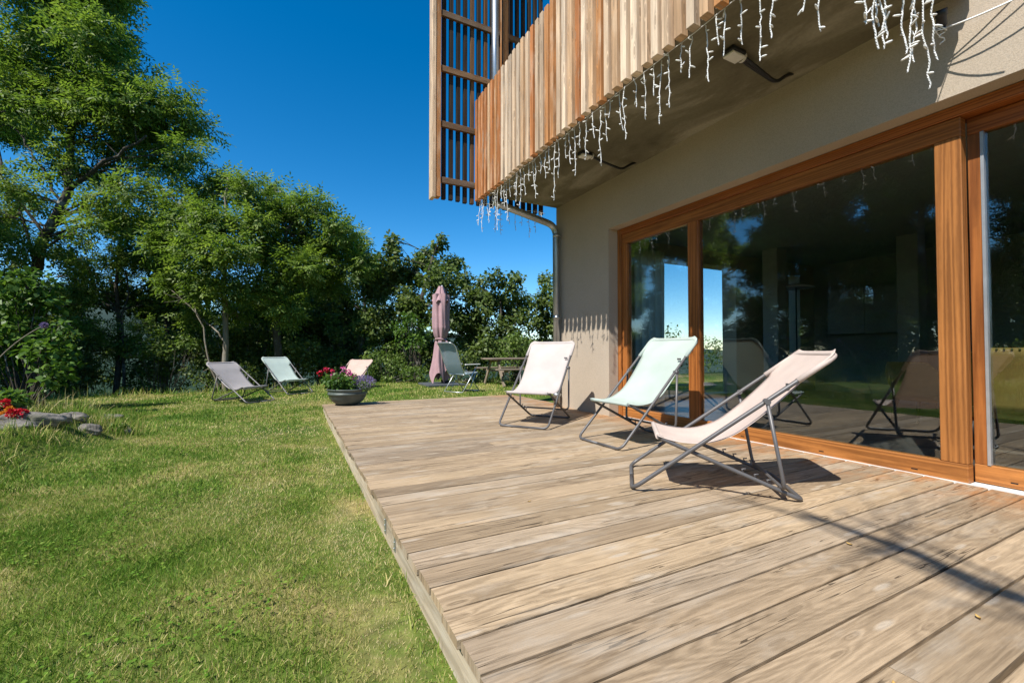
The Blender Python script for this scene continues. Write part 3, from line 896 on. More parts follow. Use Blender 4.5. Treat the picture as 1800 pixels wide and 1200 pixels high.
# ------------------------------------------------------------------ folding armchair
def armchair():
    x, y = 3.45, 9.25
    t = thing("folding_armchair", "folding aluminium armchair with grey blue mesh seat beside the folded parasol", "armchair", on_lawn(x, y), R(-62))
    h = .27          # local: y forward, x across
    for s in (-1, 1):
        m = MB(); m.tube([(s * h, -.30, .01), (s * h, .20, .60)], .011, 8); m.tube([(s * (h - .03), .30, .01), (s * (h - .03), -.16, .50)], .011, 8)
        m.tube([(s * h, -.10, .01), (s * h, .13, .40)], .009, 8)
        m.build("leg", M['alu'], t, True)
        a = MB(); a.box((s * h - .028, -.22, .60), (s * h + .028, .28, .625), bev=.008); a.build("armrest", M['white_plastic'], t, True)
    m = MB(); m.tube(fillet([(-.24, .26, .43), (.24, .26, .43), (.24, -.20, .39), (-.24, -.20, .39), (-.24, .26, .43)], .05), .011, 8)
    m.tube([(-.27, -.30, .012), (.27, -.30, .012)], .010, 8); m.tube([(-.24, .30, .012), (.24, .30, .012)], .010, 8); m.build("seat_frame", M['alu'], t, True)
    b = MB(); b.tube(fillet([(-.24, -.19, .38), (-.24, -.36, .70), (-.24, -.50, 1.02), (-.20, -.60, 1.09), (.20, -.60, 1.09), (.24, -.50, 1.02), (.24, -.36, .70), (.24, -.19, .38)], .06), .011, 8); b.build("back_frame", M['alu'], t, True)
    prof = [(-.58, 1.085), (-.50, 1.00), (-.43, .86), (-.37, .70), (-.29, .53), (-.21, .41)]
    g = MB(); g.grid([[(u, p[0] - .02 * (1 - (u / .235) ** 2), p[1]) for u in np.linspace(-.235, .235, 7)] for p in prof]); g.build("backrest", M['bluemesh'], t, True)
    prof = [(-.20, .395), (-.05, .395), (.10, .405), (.25, .432)]
    g = MB(); g.grid([[(u, p[0], p[1] - .02 * (1 - (u / .235) ** 2)) for u in np.linspace(-.235, .235, 7)] for p in prof]); g.build("seat", M['bluemesh'], t, True)
armchair()

# ------------------------------------------------------------------ picnic table
def picnic_table():
    x, y = 5.45, 10.55
    t = thing("picnic_table", "weathered wooden picnic table with attached benches at the lawn edge", "picnic table", on_lawn(x, y), 0)
    m = MB()
    for k in range(5): m.box((-.85, -.37 + k * .15, .685), (.85, -.23 + k * .15, .725), grain=0, bev=.004)
    m.build("table_top", M['table_wood'], t, True)
    for s in (-1, 1):
        m = MB()
        for k in (0, 1): m.box((-.85, s * .70 - .13 + k * .135, .425), (.85, s * .70 - .005 + k * .135, .460), grain=0, bev=.004)
        m.build("bench", M['table_wood'], t, True)
    for ex in (-.62, .62):
        for s in (-1, 1):
            m = MB(); L = math.hypot(.42, .68); ang = math.atan2(.42, .68) * s
            m.box((ex - .02, -.045, 0), (ex + .02, .045, L), grain=2, rot=Matrix.Rotation(ang, 3, 'X'), cen=(ex, 0, 0), bev=.003)
            m.v = [(p[0], p[1] + s * .62, p[2]) for p in m.v]
            m.build("leg", M['table_wood'], t, True)
        m = MB(); m.box((ex + .022, -.82, .365), (ex + .058, .82, .422), grain=1, bev=.003); m.box((ex + .022, -.34, .63), (ex + .058, .34, .682), grain=1, bev=.003); m.build("cross_bar", M['table_wood'], t, True)
picnic_table()

# ------------------------------------------------------------------ leaves
def leaf_cards(C, A, N, L, Wd, rng, fold=.15):
    """rhombic leaves: base C, axis A, normal N (all (n,3)), length L, width Wd -> V, F"""
    B = np.cross(A, N); B /= np.linalg.norm(B, axis=1, keepdims=True) + 1e-9
    Nn = np.cross(B, A)
    L = L[:, None]; Wd = Wd[:, None]
    p0 = C; p1 = C + A * L * .45 + B * Wd * .5 + Nn * Wd * fold; p2 = C + A * L - Nn * L * .08; p3 = C + A * L * .45 - B * Wd * .5 + Nn * Wd * fold
    V = np.stack([p0, p1, p2, p3], 1).reshape(-1, 3)
    F = np.arange(len(V)).reshape(-1, 4)
    return V, F

def unit(v): return v / (np.linalg.norm(v, axis=1, keepdims=True) + 1e-9)

def foliage(blobs, density, kind, rng, leaf=.10, flat=.8, hollow=.5):
    """blobs (n,4): centre + radius. kind: 'ash' compound leaves, 'simple' single leaves"""
    Vs, Fs, T, base = [], [], [], 0
    for bx, by, bz, br in blobs:
        n = max(6, int(density * br * br))
        dirs = unit(rng.normal(size=(n, 3)))
        rad = br * (hollow + (1 - hollow) * rng.random(n) ** .6) * (1 + .18 * rng.normal(size=n))
        C = np.array((bx, by, bz)) + dirs * rad[:, None] * np.array((1, 1, flat))
        btint = rng.normal(0, .12)
        if kind == 'ash':
            A = dirs * np.array((1, 1, .45)) + rng.normal(0, .45, (n, 3)); A[:, 2] -= .25; A = unit(A)
            N = unit(np.stack([rng.normal(0, .65, n), rng.normal(0, .65, n), np.ones(n)], 1) + dirs * .7)
            S = unit(np.cross(A, N)); N = np.cross(S, A)
            Ls = leaf * 2.6 * rng.uniform(.75, 1.25, n)
            tint = np.clip(.52 + btint + rng.normal(0, .16, n), 0, 1)
            for j, (pos, sd) in enumerate([(.25, 1), (.25, -1), (.5, 1), (.5, -1), (.75, 1), (.75, -1), (.95, 0)]):
                if sd == 0: ax = A
                else: ax = unit(A * .55 + S * sd * .9 - N * .18)
                c = C + A * (Ls * pos)[:, None]
                V, F = leaf_cards(c, ax, unit(N + rng.normal(0, .22, (n, 3))), leaf * rng.uniform(.8, 1.15, n), leaf * .36 * np.ones(n), rng)
                Vs.append(V); Fs.append(F + base); base += len(V); T.append(np.clip(tint + rng.normal(0, .07, n), 0, 1))
        else:
            A = dirs * .6 + rng.normal(0, .55, (n, 3)); A[:, 2] -= .3; A = unit(A)
            N = unit(np.stack([rng.normal(0, .6, n), rng.normal(0, .6, n), np.ones(n)], 1) + dirs * .9)
            tint = np.clip(.48 + btint + rng.normal(0, .2, n), 0, 1)
            l = leaf * rng.uniform(.65, 1.3, n)
            V, F = leaf_cards(C, A, N, l, l * .72, rng)
            Vs.append(V); Fs.append(F + base); base += len(V); T.append(tint)
    return np.concatenate(Vs), np.concatenate(Fs), np.concatenate(T)

def sub_blobs(lobes, rng, n_per, fr=(.28, .5)):
    out = []
    for x, y, z, r in lobes:
        k = max(3, int(n_per * (.5 + r * .5)))
        for _ in range(k):
            d = rng.normal(size=3); d /= np.linalg.norm(d)
            rr = r * rng.uniform(*fr)
            q = np.array((x, y, z)) + d * (r - rr * .7) * rng.random() ** .35
            out.append((*q, rr))
    return np.array(out)

def branch(mb, a, b, r0, r1, rng, n=7, sag=.0, wob=.06):
    a = np.array(a, float); b = np.array(b, float); L = np.linalg.norm(b - a); pts = []
    for i in range(n + 1):
        q = i / n
        p = a + (b - a) * q + np.array((0, 0, sag * L * math.sin(math.pi * q)))
        if 0 < i < n: p = p + rng.normal(0, wob * L / n, 3)
        pts.append(tuple(p))
    mb.tube(pts, list(np.linspace(r0, r1, n + 1)), 7 if r0 > .02 else 5)
    return pts

def tree(name, label, cat, trunk, r0, lobes, kind, leafm, barkm, seed, density=260, leaf=.10, n_sub=6, fr=(.28, .5), group=None, extra=(), r1=None, bough=True, hollow=.5):
    """trunk: list of world points from the ground up; lobes: world (x,y,z,r)"""
    rng = np.random.default_rng(seed)
    trunk = [np.array(p, float) for p in trunk]
    base = trunk[0].copy(); base[2] = float(ground_z(base[0], base[1]))
    t = thing(name, label, cat, tuple(base), 0, group)
    trunk[0] = base - np.array((0, 0, .15))
    lobes = np.array([tuple(l) for l in lobes], float)
    mb = MB()
    # smooth trunk
    dense = []
    for i in range(len(trunk) - 1):
        for q in np.linspace(0, 1, 5)[:-1]: dense.append(trunk[i] * (1 - q) + trunk[i + 1] * q + (rng.normal(0, r0 * .18, 3) if i + q > 0 else 0))
    dense.append(trunk[-1])
    n = len(dense); r1 = r1 or r0 * .25
    rr = [r0 * 1.25 if i == 0 else r0 + (r1 - r0) * i / (n - 1) for i in range(n)]
    mb.tube([tuple(p) for p in dense], rr, 10)
    subs = sub_blobs(lobes, rng, n_sub, fr)
    if bough:
        for L in lobes:
            c = L[:3]
            cand = [i for i in range(1, n) if dense[i][2] < c[2] - .12 * np.linalg.norm(c - dense[i])] or [n - 1 if c[2] > dense[-1][2] else 1]
            i = min(cand, key=lambda k: np.linalg.norm(c - dense[k]) + .25 * abs(c[2] - dense[k][2]))
            bpts = branch(mb, dense[i], c, max(.012, rr[i] * .36), .009, rng, 7, .05, .045)
            near = [s_ for s_ in subs if np.linalg.norm(s_[:3] - c) < L[3] * 1.05]
            for s_ in near[:7]:
                q = bpts[rng.integers(3, 8)]
                branch(mb, q, s_[:3] + (s_[:3] - np.array(q)) * .25, .010, .004, rng, 4, .03)
    for (a, b, ra) in extra:
        pts = branch(mb, a, b, ra, ra * .35, rng, 8, .03, .09)
        for _ in range(4):
            q = np.array(pts[rng.integers(3, 9)]); branch(mb, q, q + rng.normal(0, .28, 3) + np.array((0, 0, .1)), ra * .35, .003, rng, 4)
    mb.build("trunk", barkm, t)
    V, F, T = foliage(subs, density, kind, rng, leaf, hollow=hollow)
    np_mesh("crown", V, F, leafm, {"tint": T}, t)
    return t

def lob(d0, lst, jit=.5, seed=0):
    """(px, py, rpx[, dd]) in the photo -> world lobes around depth d0"""
    rng = np.random.default_rng(seed); out = []
    for e in lst:
        d = d0 + (e[3] if len(e) > 3 else rng.uniform(-jit, jit))
        p = at(e[0], e[1], d); out.append((*p, e[2] / FPX * d))
    return out

# ------------------------------------------------------------------ trees
TG = "trees along the lawn edge"
def gp(px, d, up=0.0):
    p = at(px, 617, d); p[2] = float(ground_z(p[0], p[1])) + up; return p

tree("ash_tree", "tall ash tree with a leaning forked trunk rising behind the leafy shrub", "tree",
     [gp(20, 12.8), at(45, 520, 12.8), at(72, 420, 12.7), at(112, 335, 12.6), at(117, 250, 12.6), at(116, 120, 12.6), at(114, -40, 12.6), at(112, -200, 12.6)], .165,
     lob(12.6, [(30, -60, 80), (120, -80, 90), (165, -30, 52), (195, 60, 38), (150, 60, 66), (60, 50, 80), (-20, 80, 60), (205, 110, 45), (120, 130, 75),
               (230, 165, 55), (285, 165, 40), (180, 195, 65), (90, 190, 60), (325, 215, 40), (270, 230, 55), (210, 255, 55), (335, 262, 34), (285, 290, 42), (-30, 190, 50), (20, 150, 55),
               (235, 330, 36), (170, 300, 36), (180, 355, 40), (110, 270, 36), (50, 350, 34), (15, 330, 36, -.8), (70, 285, 30), (200, 388, 34), (250, 372, 30), (150, 405, 34), (105, 420, 28), (285, 345, 26), (20, 420, 36), (-20, 380, 40)], .9, 3),
     'ash', M['ash'], M['darkbark'], 21, density=250, leaf=.145, n_sub=13,
     extra=[(at(108, 338, 12.6), at(250, 235, 12.0), .075), (at(75, 415, 12.7), at(5, 330, 12.4), .05), (at(5, 330, 12.4), at(-20, 280, 12.0), .03), (at(100, 350, 12.6), at(20, 225, 13.1), .04), (at(20, 225, 13.1), at(-10, 210, 13.2), .025), (at(60, 470, 12.7), at(-25, 225, 12.8), .05), (at(112, 330, 12.6), at(60, 180, 12.4), .035)])

tree("ash_tree", "young ash with a pale straight stem just behind the grey lawn chair", "tree",
     [gp(397, 12.2), at(396, 560, 12.2), at(393, 460, 12.2), at(392, 380, 12.2), at(396, 310, 12.2)], .085,
     lob(12.2, [(395, 320, 30), (350, 340, 34), (430, 335, 34), (310, 375, 36), (375, 385, 42), (440, 385, 36), (290, 430, 34), (340, 440, 42), (400, 440, 44), (450, 440, 32), (310, 490, 34), (370, 505, 38), (430, 500, 34), (345, 555, 26), (415, 550, 24)], .9, 5),
     'ash', M['ash'], M['palebark'], 31, density=400, leaf=.13, n_sub=18, extra=[(gp(396, 12.1, .1), at(340, 535, 12.0), .035), (at(352, 560, 12), at(300, 510, 11.8), .02)], group=TG)
tree("ash_tree", "broad ash with a dark trunk directly behind the mint lawn chair", "tree",
     [gp(487, 13.0), at(487, 580, 13.0), at(490, 500, 13.0), at(500, 420, 13.0), at(515, 360, 13.0)], .13,
     lob(13.2, [(505, 355, 34), (550, 365, 36), (470, 375, 30), (590, 395, 32), (615, 425, 30), (520, 410, 42), (570, 430, 40), (480, 430, 34), (625, 465, 34), (530, 470, 42), (480, 490, 36), (580, 490, 36), (500, 540, 34), (455, 520, 26), (470, 325, 10)], .9, 6),
     'ash', M['ash'], M['darkbark'], 32, density=400, leaf=.13, n_sub=18, group=TG)
tree("maple_tree", "bushy maple with an uneven top standing behind the folded parasol", "tree",
     [gp(735, 14.2), at(735, 600, 14.2), at(740, 520, 14.2), at(760, 450, 14.2)], .14,
     lob(14.2, [(770, 432, 17), (745, 455, 30), (795, 462, 26), (690, 420, 15), (680, 452, 30), (715, 480, 40), (770, 500, 42), (660, 500, 40), (815, 490, 22), (725, 540, 45), (670, 560, 40), (790, 560, 42), (640, 450, 22), (775, 415, 9), (830, 520, 24), (820, 590, 40), (700, 610, 40), (760, 620, 40)], .8, 7),
     'simple', M['maple'], M['darkbark'], 33, density=1050, leaf=.125, n_sub=20, group=TG)
tree("maple_tree", "lower round topped maple behind the picnic table", "tree",
     [gp(880, 14.2), at(880, 600, 14.2), at(880, 530, 14.2)], .11,
     lob(14.2, [(872, 490, 22), (845, 505, 22), (905, 498, 24), (860, 530, 36), (905, 540, 38), (840, 560, 34), (880, 590, 40), (930, 560, 26), (850, 620, 36), (920, 620, 36)], .8, 8),
     'simple', M['maple'], M['darkbark'], 34, density=1050, leaf=.12, n_sub=20, group=TG)
tree("maple_tree", "maple half hidden behind the downpipe at the house corner", "tree",
     [gp(975, 14.0), at(975, 600, 14.0), at(975, 520, 14.0)], .10,
     lob(13.8, [(962, 495, 20), (985, 520, 34), (950, 530, 24), (965, 570, 36), (1010, 560, 40), (975, 620, 40), (1040, 600, 40)], .6, 9),
     'simple', M['maple'], M['darkbark'], 35, density=1050, leaf=.12, n_sub=20, group=TG)
# darker trees down the slope, seen between the nearer stems
for k, (px, d, top, lbl) in enumerate([(60, 15.0, 400, "dense dark tree behind the leaning ash, low down the slope"), (205, 14.2, 345, "thin twin stemmed tree in the dark gap behind the rocky mound"),
                                       (290, 15.5, 350, "slim dark tree between the twin stemmed tree and the pale stemmed ash"), (560, 16.5, 430, "shaded tree filling the gap behind the mint and peach lawn chairs"),
                                       (640, 16.0, 440, "dark tree rising behind the round shrub by the flower bowl"), (365, 17.0, 470, "shaded tree low down the slope behind the grey lawn chair"), (455, 17.5, 470, "shaded tree low down the slope just behind the mint lawn chair"), (520, 18.0, 480, "shaded tree low down the slope between the mint chair and the flower bowl")]):
    L = []
    rr = np.random.default_rng(50 + k)
    for q in range(22):
        L.append((px + rr.uniform(-85, 85), rr.uniform(top + 30, 640), rr.uniform(26, 40)))
    tree("slope_tree", lbl, "tree", [gp(px, d), at(px + 4, 600, d), at(px - 2, 500, d), at(px + 6, top + 40, d)], .10, lob(d, L, 1.0, k), 'simple' if k != 1 else 'ash', M['maple'] if k != 1 else M['ash'], M['darkbark'], 60 + k,
         density=620 if k != 1 else 260, leaf=.12 if k != 1 else .10, n_sub=14, group="dark trees on the slope",
         extra=[(gp(217, 14.0), at(220, 480, 14.0), .06), (at(212, 560, 14), at(150, 470, 13.8), .03), (at(210, 535, 14), at(95, 538, 13.2), .022)] if k == 1 else ())

def bush(name, label, cat, lobes, kind, mat, seed, density=500, leaf=.09, n_sub=7, group=None, fr=(.28, .5), hollow=.45):
    rng = np.random.default_rng(seed)
    L = np.array([tuple(l) for l in lobes], float)
    bx, by = L[:, 0].mean(), L[:, 1].mean()
    base = (bx, by, float(ground_z(bx, by)))
    t = thing(name, label, cat, base, 0, group)
    subs = sub_blobs(L, rng, n_sub, fr)
    mb = MB()
    for s_ in subs[::2]:
        branch(mb, (bx + rng.normal(0, .06), by + rng.normal(0, .06), base[2] - .05), s_[:3], .014, .004, rng, 5, .02, .08)
    mb.build("stems", M['darkbark'], t)
    V, F, T = foliage(subs, density, kind, rng, leaf, hollow=hollow)
    keep = V.reshape(-1, 4, 3)[:, :, 2].min(1) > ground_z(V[::4, 0], V[::4, 1]) - .05
    V = V.reshape(-1, 4, 3)[keep].reshape(-1, 3); F = np.arange(len(V)).reshape(-1, 4); T = T[keep]
    np_mesh("foliage", V, F, mat, {"tint": T}, t)
    return t

SG = "shrubs along the lawn edge"
bush("shrub", "round light green shrub between the flower bowl and the parasol", "shrub", lob(12.8, [(660, 650, 34), (700, 645, 36), (730, 655, 28), (690, 622, 30), (655, 630, 26), (640, 665, 22), (715, 672, 24), (675, 672, 26)], .35, 1), 'simple', M['shrub'], 71, 1300, .075, 14, group=SG)
bush("shrub", "bright small shrub at mid height left of the folded parasol", "shrub", lob(13.2, [(728, 565, 26), (705, 580, 26), (745, 585, 24), (725, 605, 28)], .3, 2), 'simple', M['bigleaf'], 72, 1200, .085, 12, group=SG)
bush("shrub", "leafy shrub behind the picnic table bench", "shrub", lob(13.0, [(900, 600, 28), (930, 610, 28), (885, 625, 26), (915, 640, 32), (950, 640, 32), (870, 650, 28)], .35, 3), 'simple', M['shrub'], 73, 1200, .08, 14, group=SG)
bush("shrub", "low dark shrub behind the folding armchair", "shrub", lob(13.0, [(790, 640, 30), (820, 640, 28), (770, 660, 22), (845, 655, 26), (800, 668, 20)], .3, 4), 'simple', M['maple'], 74, 1100, .085, 14, group=SG)
bush("shrub", "dark undergrowth behind the grey and mint lawn chairs", "shrub", lob(13.6, [(450, 640, 34), (500, 650, 36), (550, 640, 36), (590, 650, 34), (420, 660, 28), (370, 650, 34), (330, 660, 30), (530, 610, 34)], .5, 5), 'simple', M['maple'], 75, 900, .085, 14, group=SG)
bush("shrub", "dark undergrowth beneath the twin stemmed tree on the slope", "shrub", lob(14.8, [(140, 640, 40), (180, 655, 40), (235, 650, 40), (280, 645, 40), (110, 600, 40), (300, 600, 36), (220, 610, 34)], .5, 6), 'simple', M['maple'], 76, 640, .10, 14, group=SG)
for k, (px, d_, lbl) in enumerate([(20, 12.6, "dark leafy undergrowth behind the broad leaf shrub"), (110, 13.2, "dark undergrowth left of the twin stemmed tree"), (300, 13.4, "dark undergrowth between the twin stemmed tree and the grey chair"), (390, 13.6, "dark undergrowth behind the pale stemmed ash"), (470, 14.2, "tall undergrowth behind the mint lawn chair"), (560, 14.4, "tall undergrowth behind the flower bowl"), (640, 14.6, "tall undergrowth behind the round shrub")]):
    rr = np.random.default_rng(160 + k)
    bush("shrub", lbl, "shrub", lob(d_, [(px + rr.uniform(-60, 60), rr.uniform(560 if k > 3 else 590, 690), rr.uniform(22, 34)) for _ in range(10)], .5, 20 + k), 'simple', M['maple'] if k % 2 else M['shrub'], 170 + k, 800, .10, 14, group=SG)
bush("broad_leaf_shrub", "tall shrub with large round leaves at the edge of the flower bed", "shrub", lob(6.7, [(20, 520, 52), (75, 555, 44), (30, 590, 55), (85, 615, 42), (110, 585, 26), (35, 650, 50), (95, 655, 34), (-20, 550, 50), (60, 500, 36), (-30, 630, 55), (120, 640, 20)], .4, 7), 'simple', M['bigleaf'], 77, 1250, .10, 14, hollow=.35)

def thistle():
    a = np.array(at(76, 572, 3.4)); b = np.array(at(-40, 625, 3.1)); c = np.array(at(-130, 760, 2.9))
    c[2] = float(ground_z(c[0], c[1]))
    t = thing("globe_thistle", "single blue purple thistle head on a long thin leaning stem", "flower", tuple(c))
    pts = [c * (1 - q) ** 2 + b * 2 * q * (1 - q) + a * q * q for q in np.linspace(0, 1, 14)]
    m = MB(); m.tube(pts, list(np.linspace(.005, .003, 14)), 6); m.build("stem", M['palebark'], t)
    rng = np.random.default_rng(3); n = 260
    D = unit(rng.normal(size=(n, 3)) + np.array((.6, 0, .3)) * .6)
    V, F = leaf_cards(a + D * .006, D, unit(rng.normal(size=(n, 3))), np.full(n, .024), np.full(n, .006), rng)
    np_mesh("flower_head", V, F, M['purple'], {"tint": rng.random(n)}, t)
thistle()

# unseen garden trees and bank on the other side of the lawn: the glass doors mirror them and one bough shades the deck
for k, (x, y, h, r, lbl) in enumerate([(-9.5, 15.0, 8.5, 2.3, "garden ash mirrored at the far end of the glass doors"), (-11.5, 6.8, 8.4, 2.2, "garden ash mirrored in the main glass pane"), (-11.2, 11.0, 8.4, 2.2, "garden ash mirrored beside the window mullion"),
                                       (-6.4, -4.6, 8.2, 1.5, "leaning garden ash whose bough shades the deck boards"), (-11.8, 2.6, 8.6, 2.3, "tall garden ash farther up the bank, mirrored in the glass"), (-13.0, 8.8, 10.0, 2.7, "tall garden ash up the bank beyond the flower bed"), (-14.5, 17.0, 12.0, 3.2, "tall garden ash mirrored behind the mullion"), (-10.5, 21.0, 14.5, 3.2, "tall garden ash mirrored in the left pane"), (-13.5, 25.5, 16.0, 3.6, "tallest garden ash mirrored in the left pane"), (-15.5, 11.5, 12.0, 3.2, "very tall garden ash mirrored high in the main pane"), (-17, 6.0, 12.0, 3.4, "very tall garden ash mirrored high near the door post"), (-13.5, 4.0, 10.0, 2.8, "tall garden ash at the back of the bank, mirrored in the glass")]):
    z0 = float(ground_z(x, y)); rr = np.random.default_rng(80 + k); L = []
    for q in range(34):
        a = rr.uniform(0, 6.28); e = rr.uniform(.12, 1.0)
        L.append((x + math.cos(a) * r * rr.uniform(.2, 1) * (1.15 - .5 * e), y + math.sin(a) * r * rr.uniform(.2, 1) * (1.15 - .5 * e), z0 + h * e, rr.uniform(.6, 1.0)))
    ex = []
    if k == 3:
        B_, A_ = np.array((-2.17, -1.56, 6.31)), np.array((-2.0, -.70, 6.31)); J_ = np.array((-2.7, -3.7, 6.1))
        ex = [(np.array((x, y, z0 + 5.0)), J_, .09), (J_, B_, .07), (B_, A_, .055), (J_ + np.array((.05, 0, .1)), A_ + np.array((.10, -.15, .1)), .028), (J_ + np.array((-.1, .3, 0)), A_ + np.array((-.10, .05, .05)), .026), (B_ + (A_ - B_) * .5, np.array((-1.50, -1.0, 6.35)), .018)]  # thin branches beside the bough are added to broaden its soft deck shadow
    tree("garden_tree", lbl, "tree", [(x, y, z0), (x + .1, y, z0 + h * .35), (x - .05, y + .1, z0 + h * .7), (x, y, z0 + h * .95)], .16, L, 'ash', M['ash'], M['bark'], 90 + k, density=520, leaf=.12, n_sub=13, extra=ex, group="garden trees mirrored in the glass")
for k, (x, y, r, lbl) in enumerate([(-4.6, 1.6, .5, "low garden bush mirrored in the right of the glass"), (-5.2, 3.4, .6, "low garden bush mirrored under the floor lamp"), (-5.9, 5.6, .55, "low garden bush mirrored beside the peach chair"), (-7.4, 4.6, .9, "bigger garden bush on the bank, mirrored in the glass"), (-7.2, 1.6, .9, "bigger garden bush mirrored at the door post"), (-7.8, 8.0, 1.0, "garden bush mirrored near the mullion"), (-6.4, .2, .8, "garden bush mirrored in the sliding leaf")]):
    z0 = float(ground_z(x, y)); rr = np.random.default_rng(120 + k)
    bush("garden_bush", lbl, "shrub", [(x + rr.uniform(-r, r) * .8, y + rr.uniform(-r, r) * .8, z0 + rr.uniform(.1, .8) * r, r * rr.uniform(.4, .6)) for _ in range(8)], 'simple', M['shrub'] if k % 2 else M['bigleaf'], 130 + k, 800, .08, 12, group="garden bushes mirrored in the glass")
for k, (x, y, r, lbl) in enumerate([(-10.2, 1.5, 1.2, "tall garden bush mirrored low in the sliding leaf"), (-10.4, 4.6, 1.2, "tall garden bush mirrored low by the door post"), (-10.2, 7.6, 1.3, "tall garden bush mirrored low in the main pane"), (-10.0, 10.6, 1.3, "tall garden bush mirrored low near the mullion"), (-10.6, 13.6, 1.4, "tall garden bush mirrored low in the left pane")]):
    z0 = float(ground_z(x, y)); rr = np.random.default_rng(220 + k)
    bush("garden_bush", lbl, "shrub", [(x + rr.uniform(-r, r) * .6, y + rr.uniform(-r, r) * 1.1, z0 + rr.uniform(.2, 1.5) * r, r * rr.uniform(.4, .6)) for _ in range(12)], 'simple', M['shrub'], 230 + k, 420, .11, 12, group="tall garden bushes mirrored in the glass")
bush("hedge_bush", "dark bush outside the end window, seen through the glass doors", "shrub", [(11.0 + .75 * k, 12.6 + .3 * (k % 3), .7 + .35 * (k % 2), .9) for k in range(-5, 9)], 'simple', M['maple'], 141, 260, .11)

# ------------------------------------------------------------------ bed: stones, pot, grass
def rock(label, px, py, d, sx, sy, sz, seed, rot=0.0, dz=0.0):
    dz -= .005
    p = at(px, py, d); z = float(ground_z(p[0], p[1]))
    bm = bmesh.new(); bmesh.ops.create_icosphere(bm, subdivisions=5, radius=1)
    rng = np.random.default_rng(seed); ph = rng.uniform(0, 9, 9)
    ns = [Vector(q).normalized() for q in rng.normal(size=(7, 3))]
    for v in bm.verts:
        c = v.co.copy(); k = 1.0
        for i, n_ in enumerate(ns):
            dd = c.dot(n_)
            if dd > .74: k = min(k, .74 / dd + .05)
        k *= 1 + .05 * math.sin(4 * c.x + ph[0]) * math.sin(5 * c.y + ph[1]) + .03 * math.sin(11 * c.z + ph[2] + 7 * c.x) + .02 * math.sin(19 * c.x + ph[3]) * math.sin(17 * c.y + ph[4]) + .012 * math.sin(37 * c.y + 29 * c.z + ph[5])
        v.co = Vector((c.x * sx, c.y * sy, c.z * sz)) * k
    me = bpy.data.meshes.new("rock"); bm.to_mesh(me); bm.free()
    me.polygons.foreach_set("use_smooth", [True] * len(me.polygons)); me.materials.append(M['stone'])
    o = bpy.data.objects.new("rock", me); COL.objects.link(o)
    o.location = (p[0], p[1], z + sz * .25 + dz); o.rotation_euler = (rng.uniform(-.1, .1), rng.uniform(-.1, .1), rot)
    tag(o, label, "stone", "stones edging the flower bed")
rock("long flat stone below the flower pot, largest of the bed edge", 55, 795, 4.25, .26, .15, .12, 1, .3)
rock("pale low stone in front of the long flat stone at the lawn", 18, 806, 4.05, .20, .12, .07, 2, .2)
rock("small reddish stone in a hollow of the bed edge", 108, 775, 4.55, .12, .09, .08, 3, .5)
rock("rounded small stone at the foot of the grassy mound", 160, 778, 4.65, .11, .09, .08, 4, -.3)
rock("flat grey capstone lying on top of the grassy mound", 185, 722, 5.6, .22, .13, .06, 5, -.35, .06)
rock("white stone just under the capstone of the mound", 184, 732, 5.35, .10, .07, .06, 6, .3, .04)
rock("dark low stone just behind the long flat stone", 48, 778, 4.5, .17, .09, .07, 8, .2)
rock("mossy stone between the reddish and the rounded stone", 132, 768, 4.75, .12, .09, .08, 9, .1)
rock("grey stone at the far toe of the mound by the lawn", 218, 757, 5.15, .12, .08, .07, 10, -.4)
rock("small pale stone at the lawn side of the capstone", 212, 737, 5.3, .08, .07, .06, 7, .1, .02)

def pot_plant(t, c, r, h, n, leafm, seed, leaf=.05):
    rng = np.random.default_rng(seed)
    lob_ = [(c[0] + r * .6 * math.cos(a), c[1] + r * .6 * math.sin(a), c[2] + h * rng.uniform(.3, .8), r * .5) for a in np.linspace(0, 6.28, 7)[:-1]] + [(c[0], c[1], c[2] + h * .7, r * .55)]
    V, F, T = foliage(np.array(lob_), n, 'simple', rng, leaf, hollow=.4)
    np_mesh("foliage", V, F, leafm, {"tint": T}, t)
def blossoms(t, name, heads, mat, seed, petal=.03, n=40):
    rng = np.random.default_rng(seed)
    for (x, y, z, r, t0, t1) in heads:
        D = unit(rng.normal(size=(n, 3)) + np.array((0, 0, .5)))
        C = np.array((x, y, z)) + D * r * .6
        V, F = leaf_cards(C, unit(D + rng.normal(0, .5, (n, 3))), D, petal * rng.uniform(.6, 1.2, n), petal * rng.uniform(.5, .9, n), rng)
        np_mesh(name, V, F, mat, {"tint": rng.uniform(t0, t1, n)}, t)

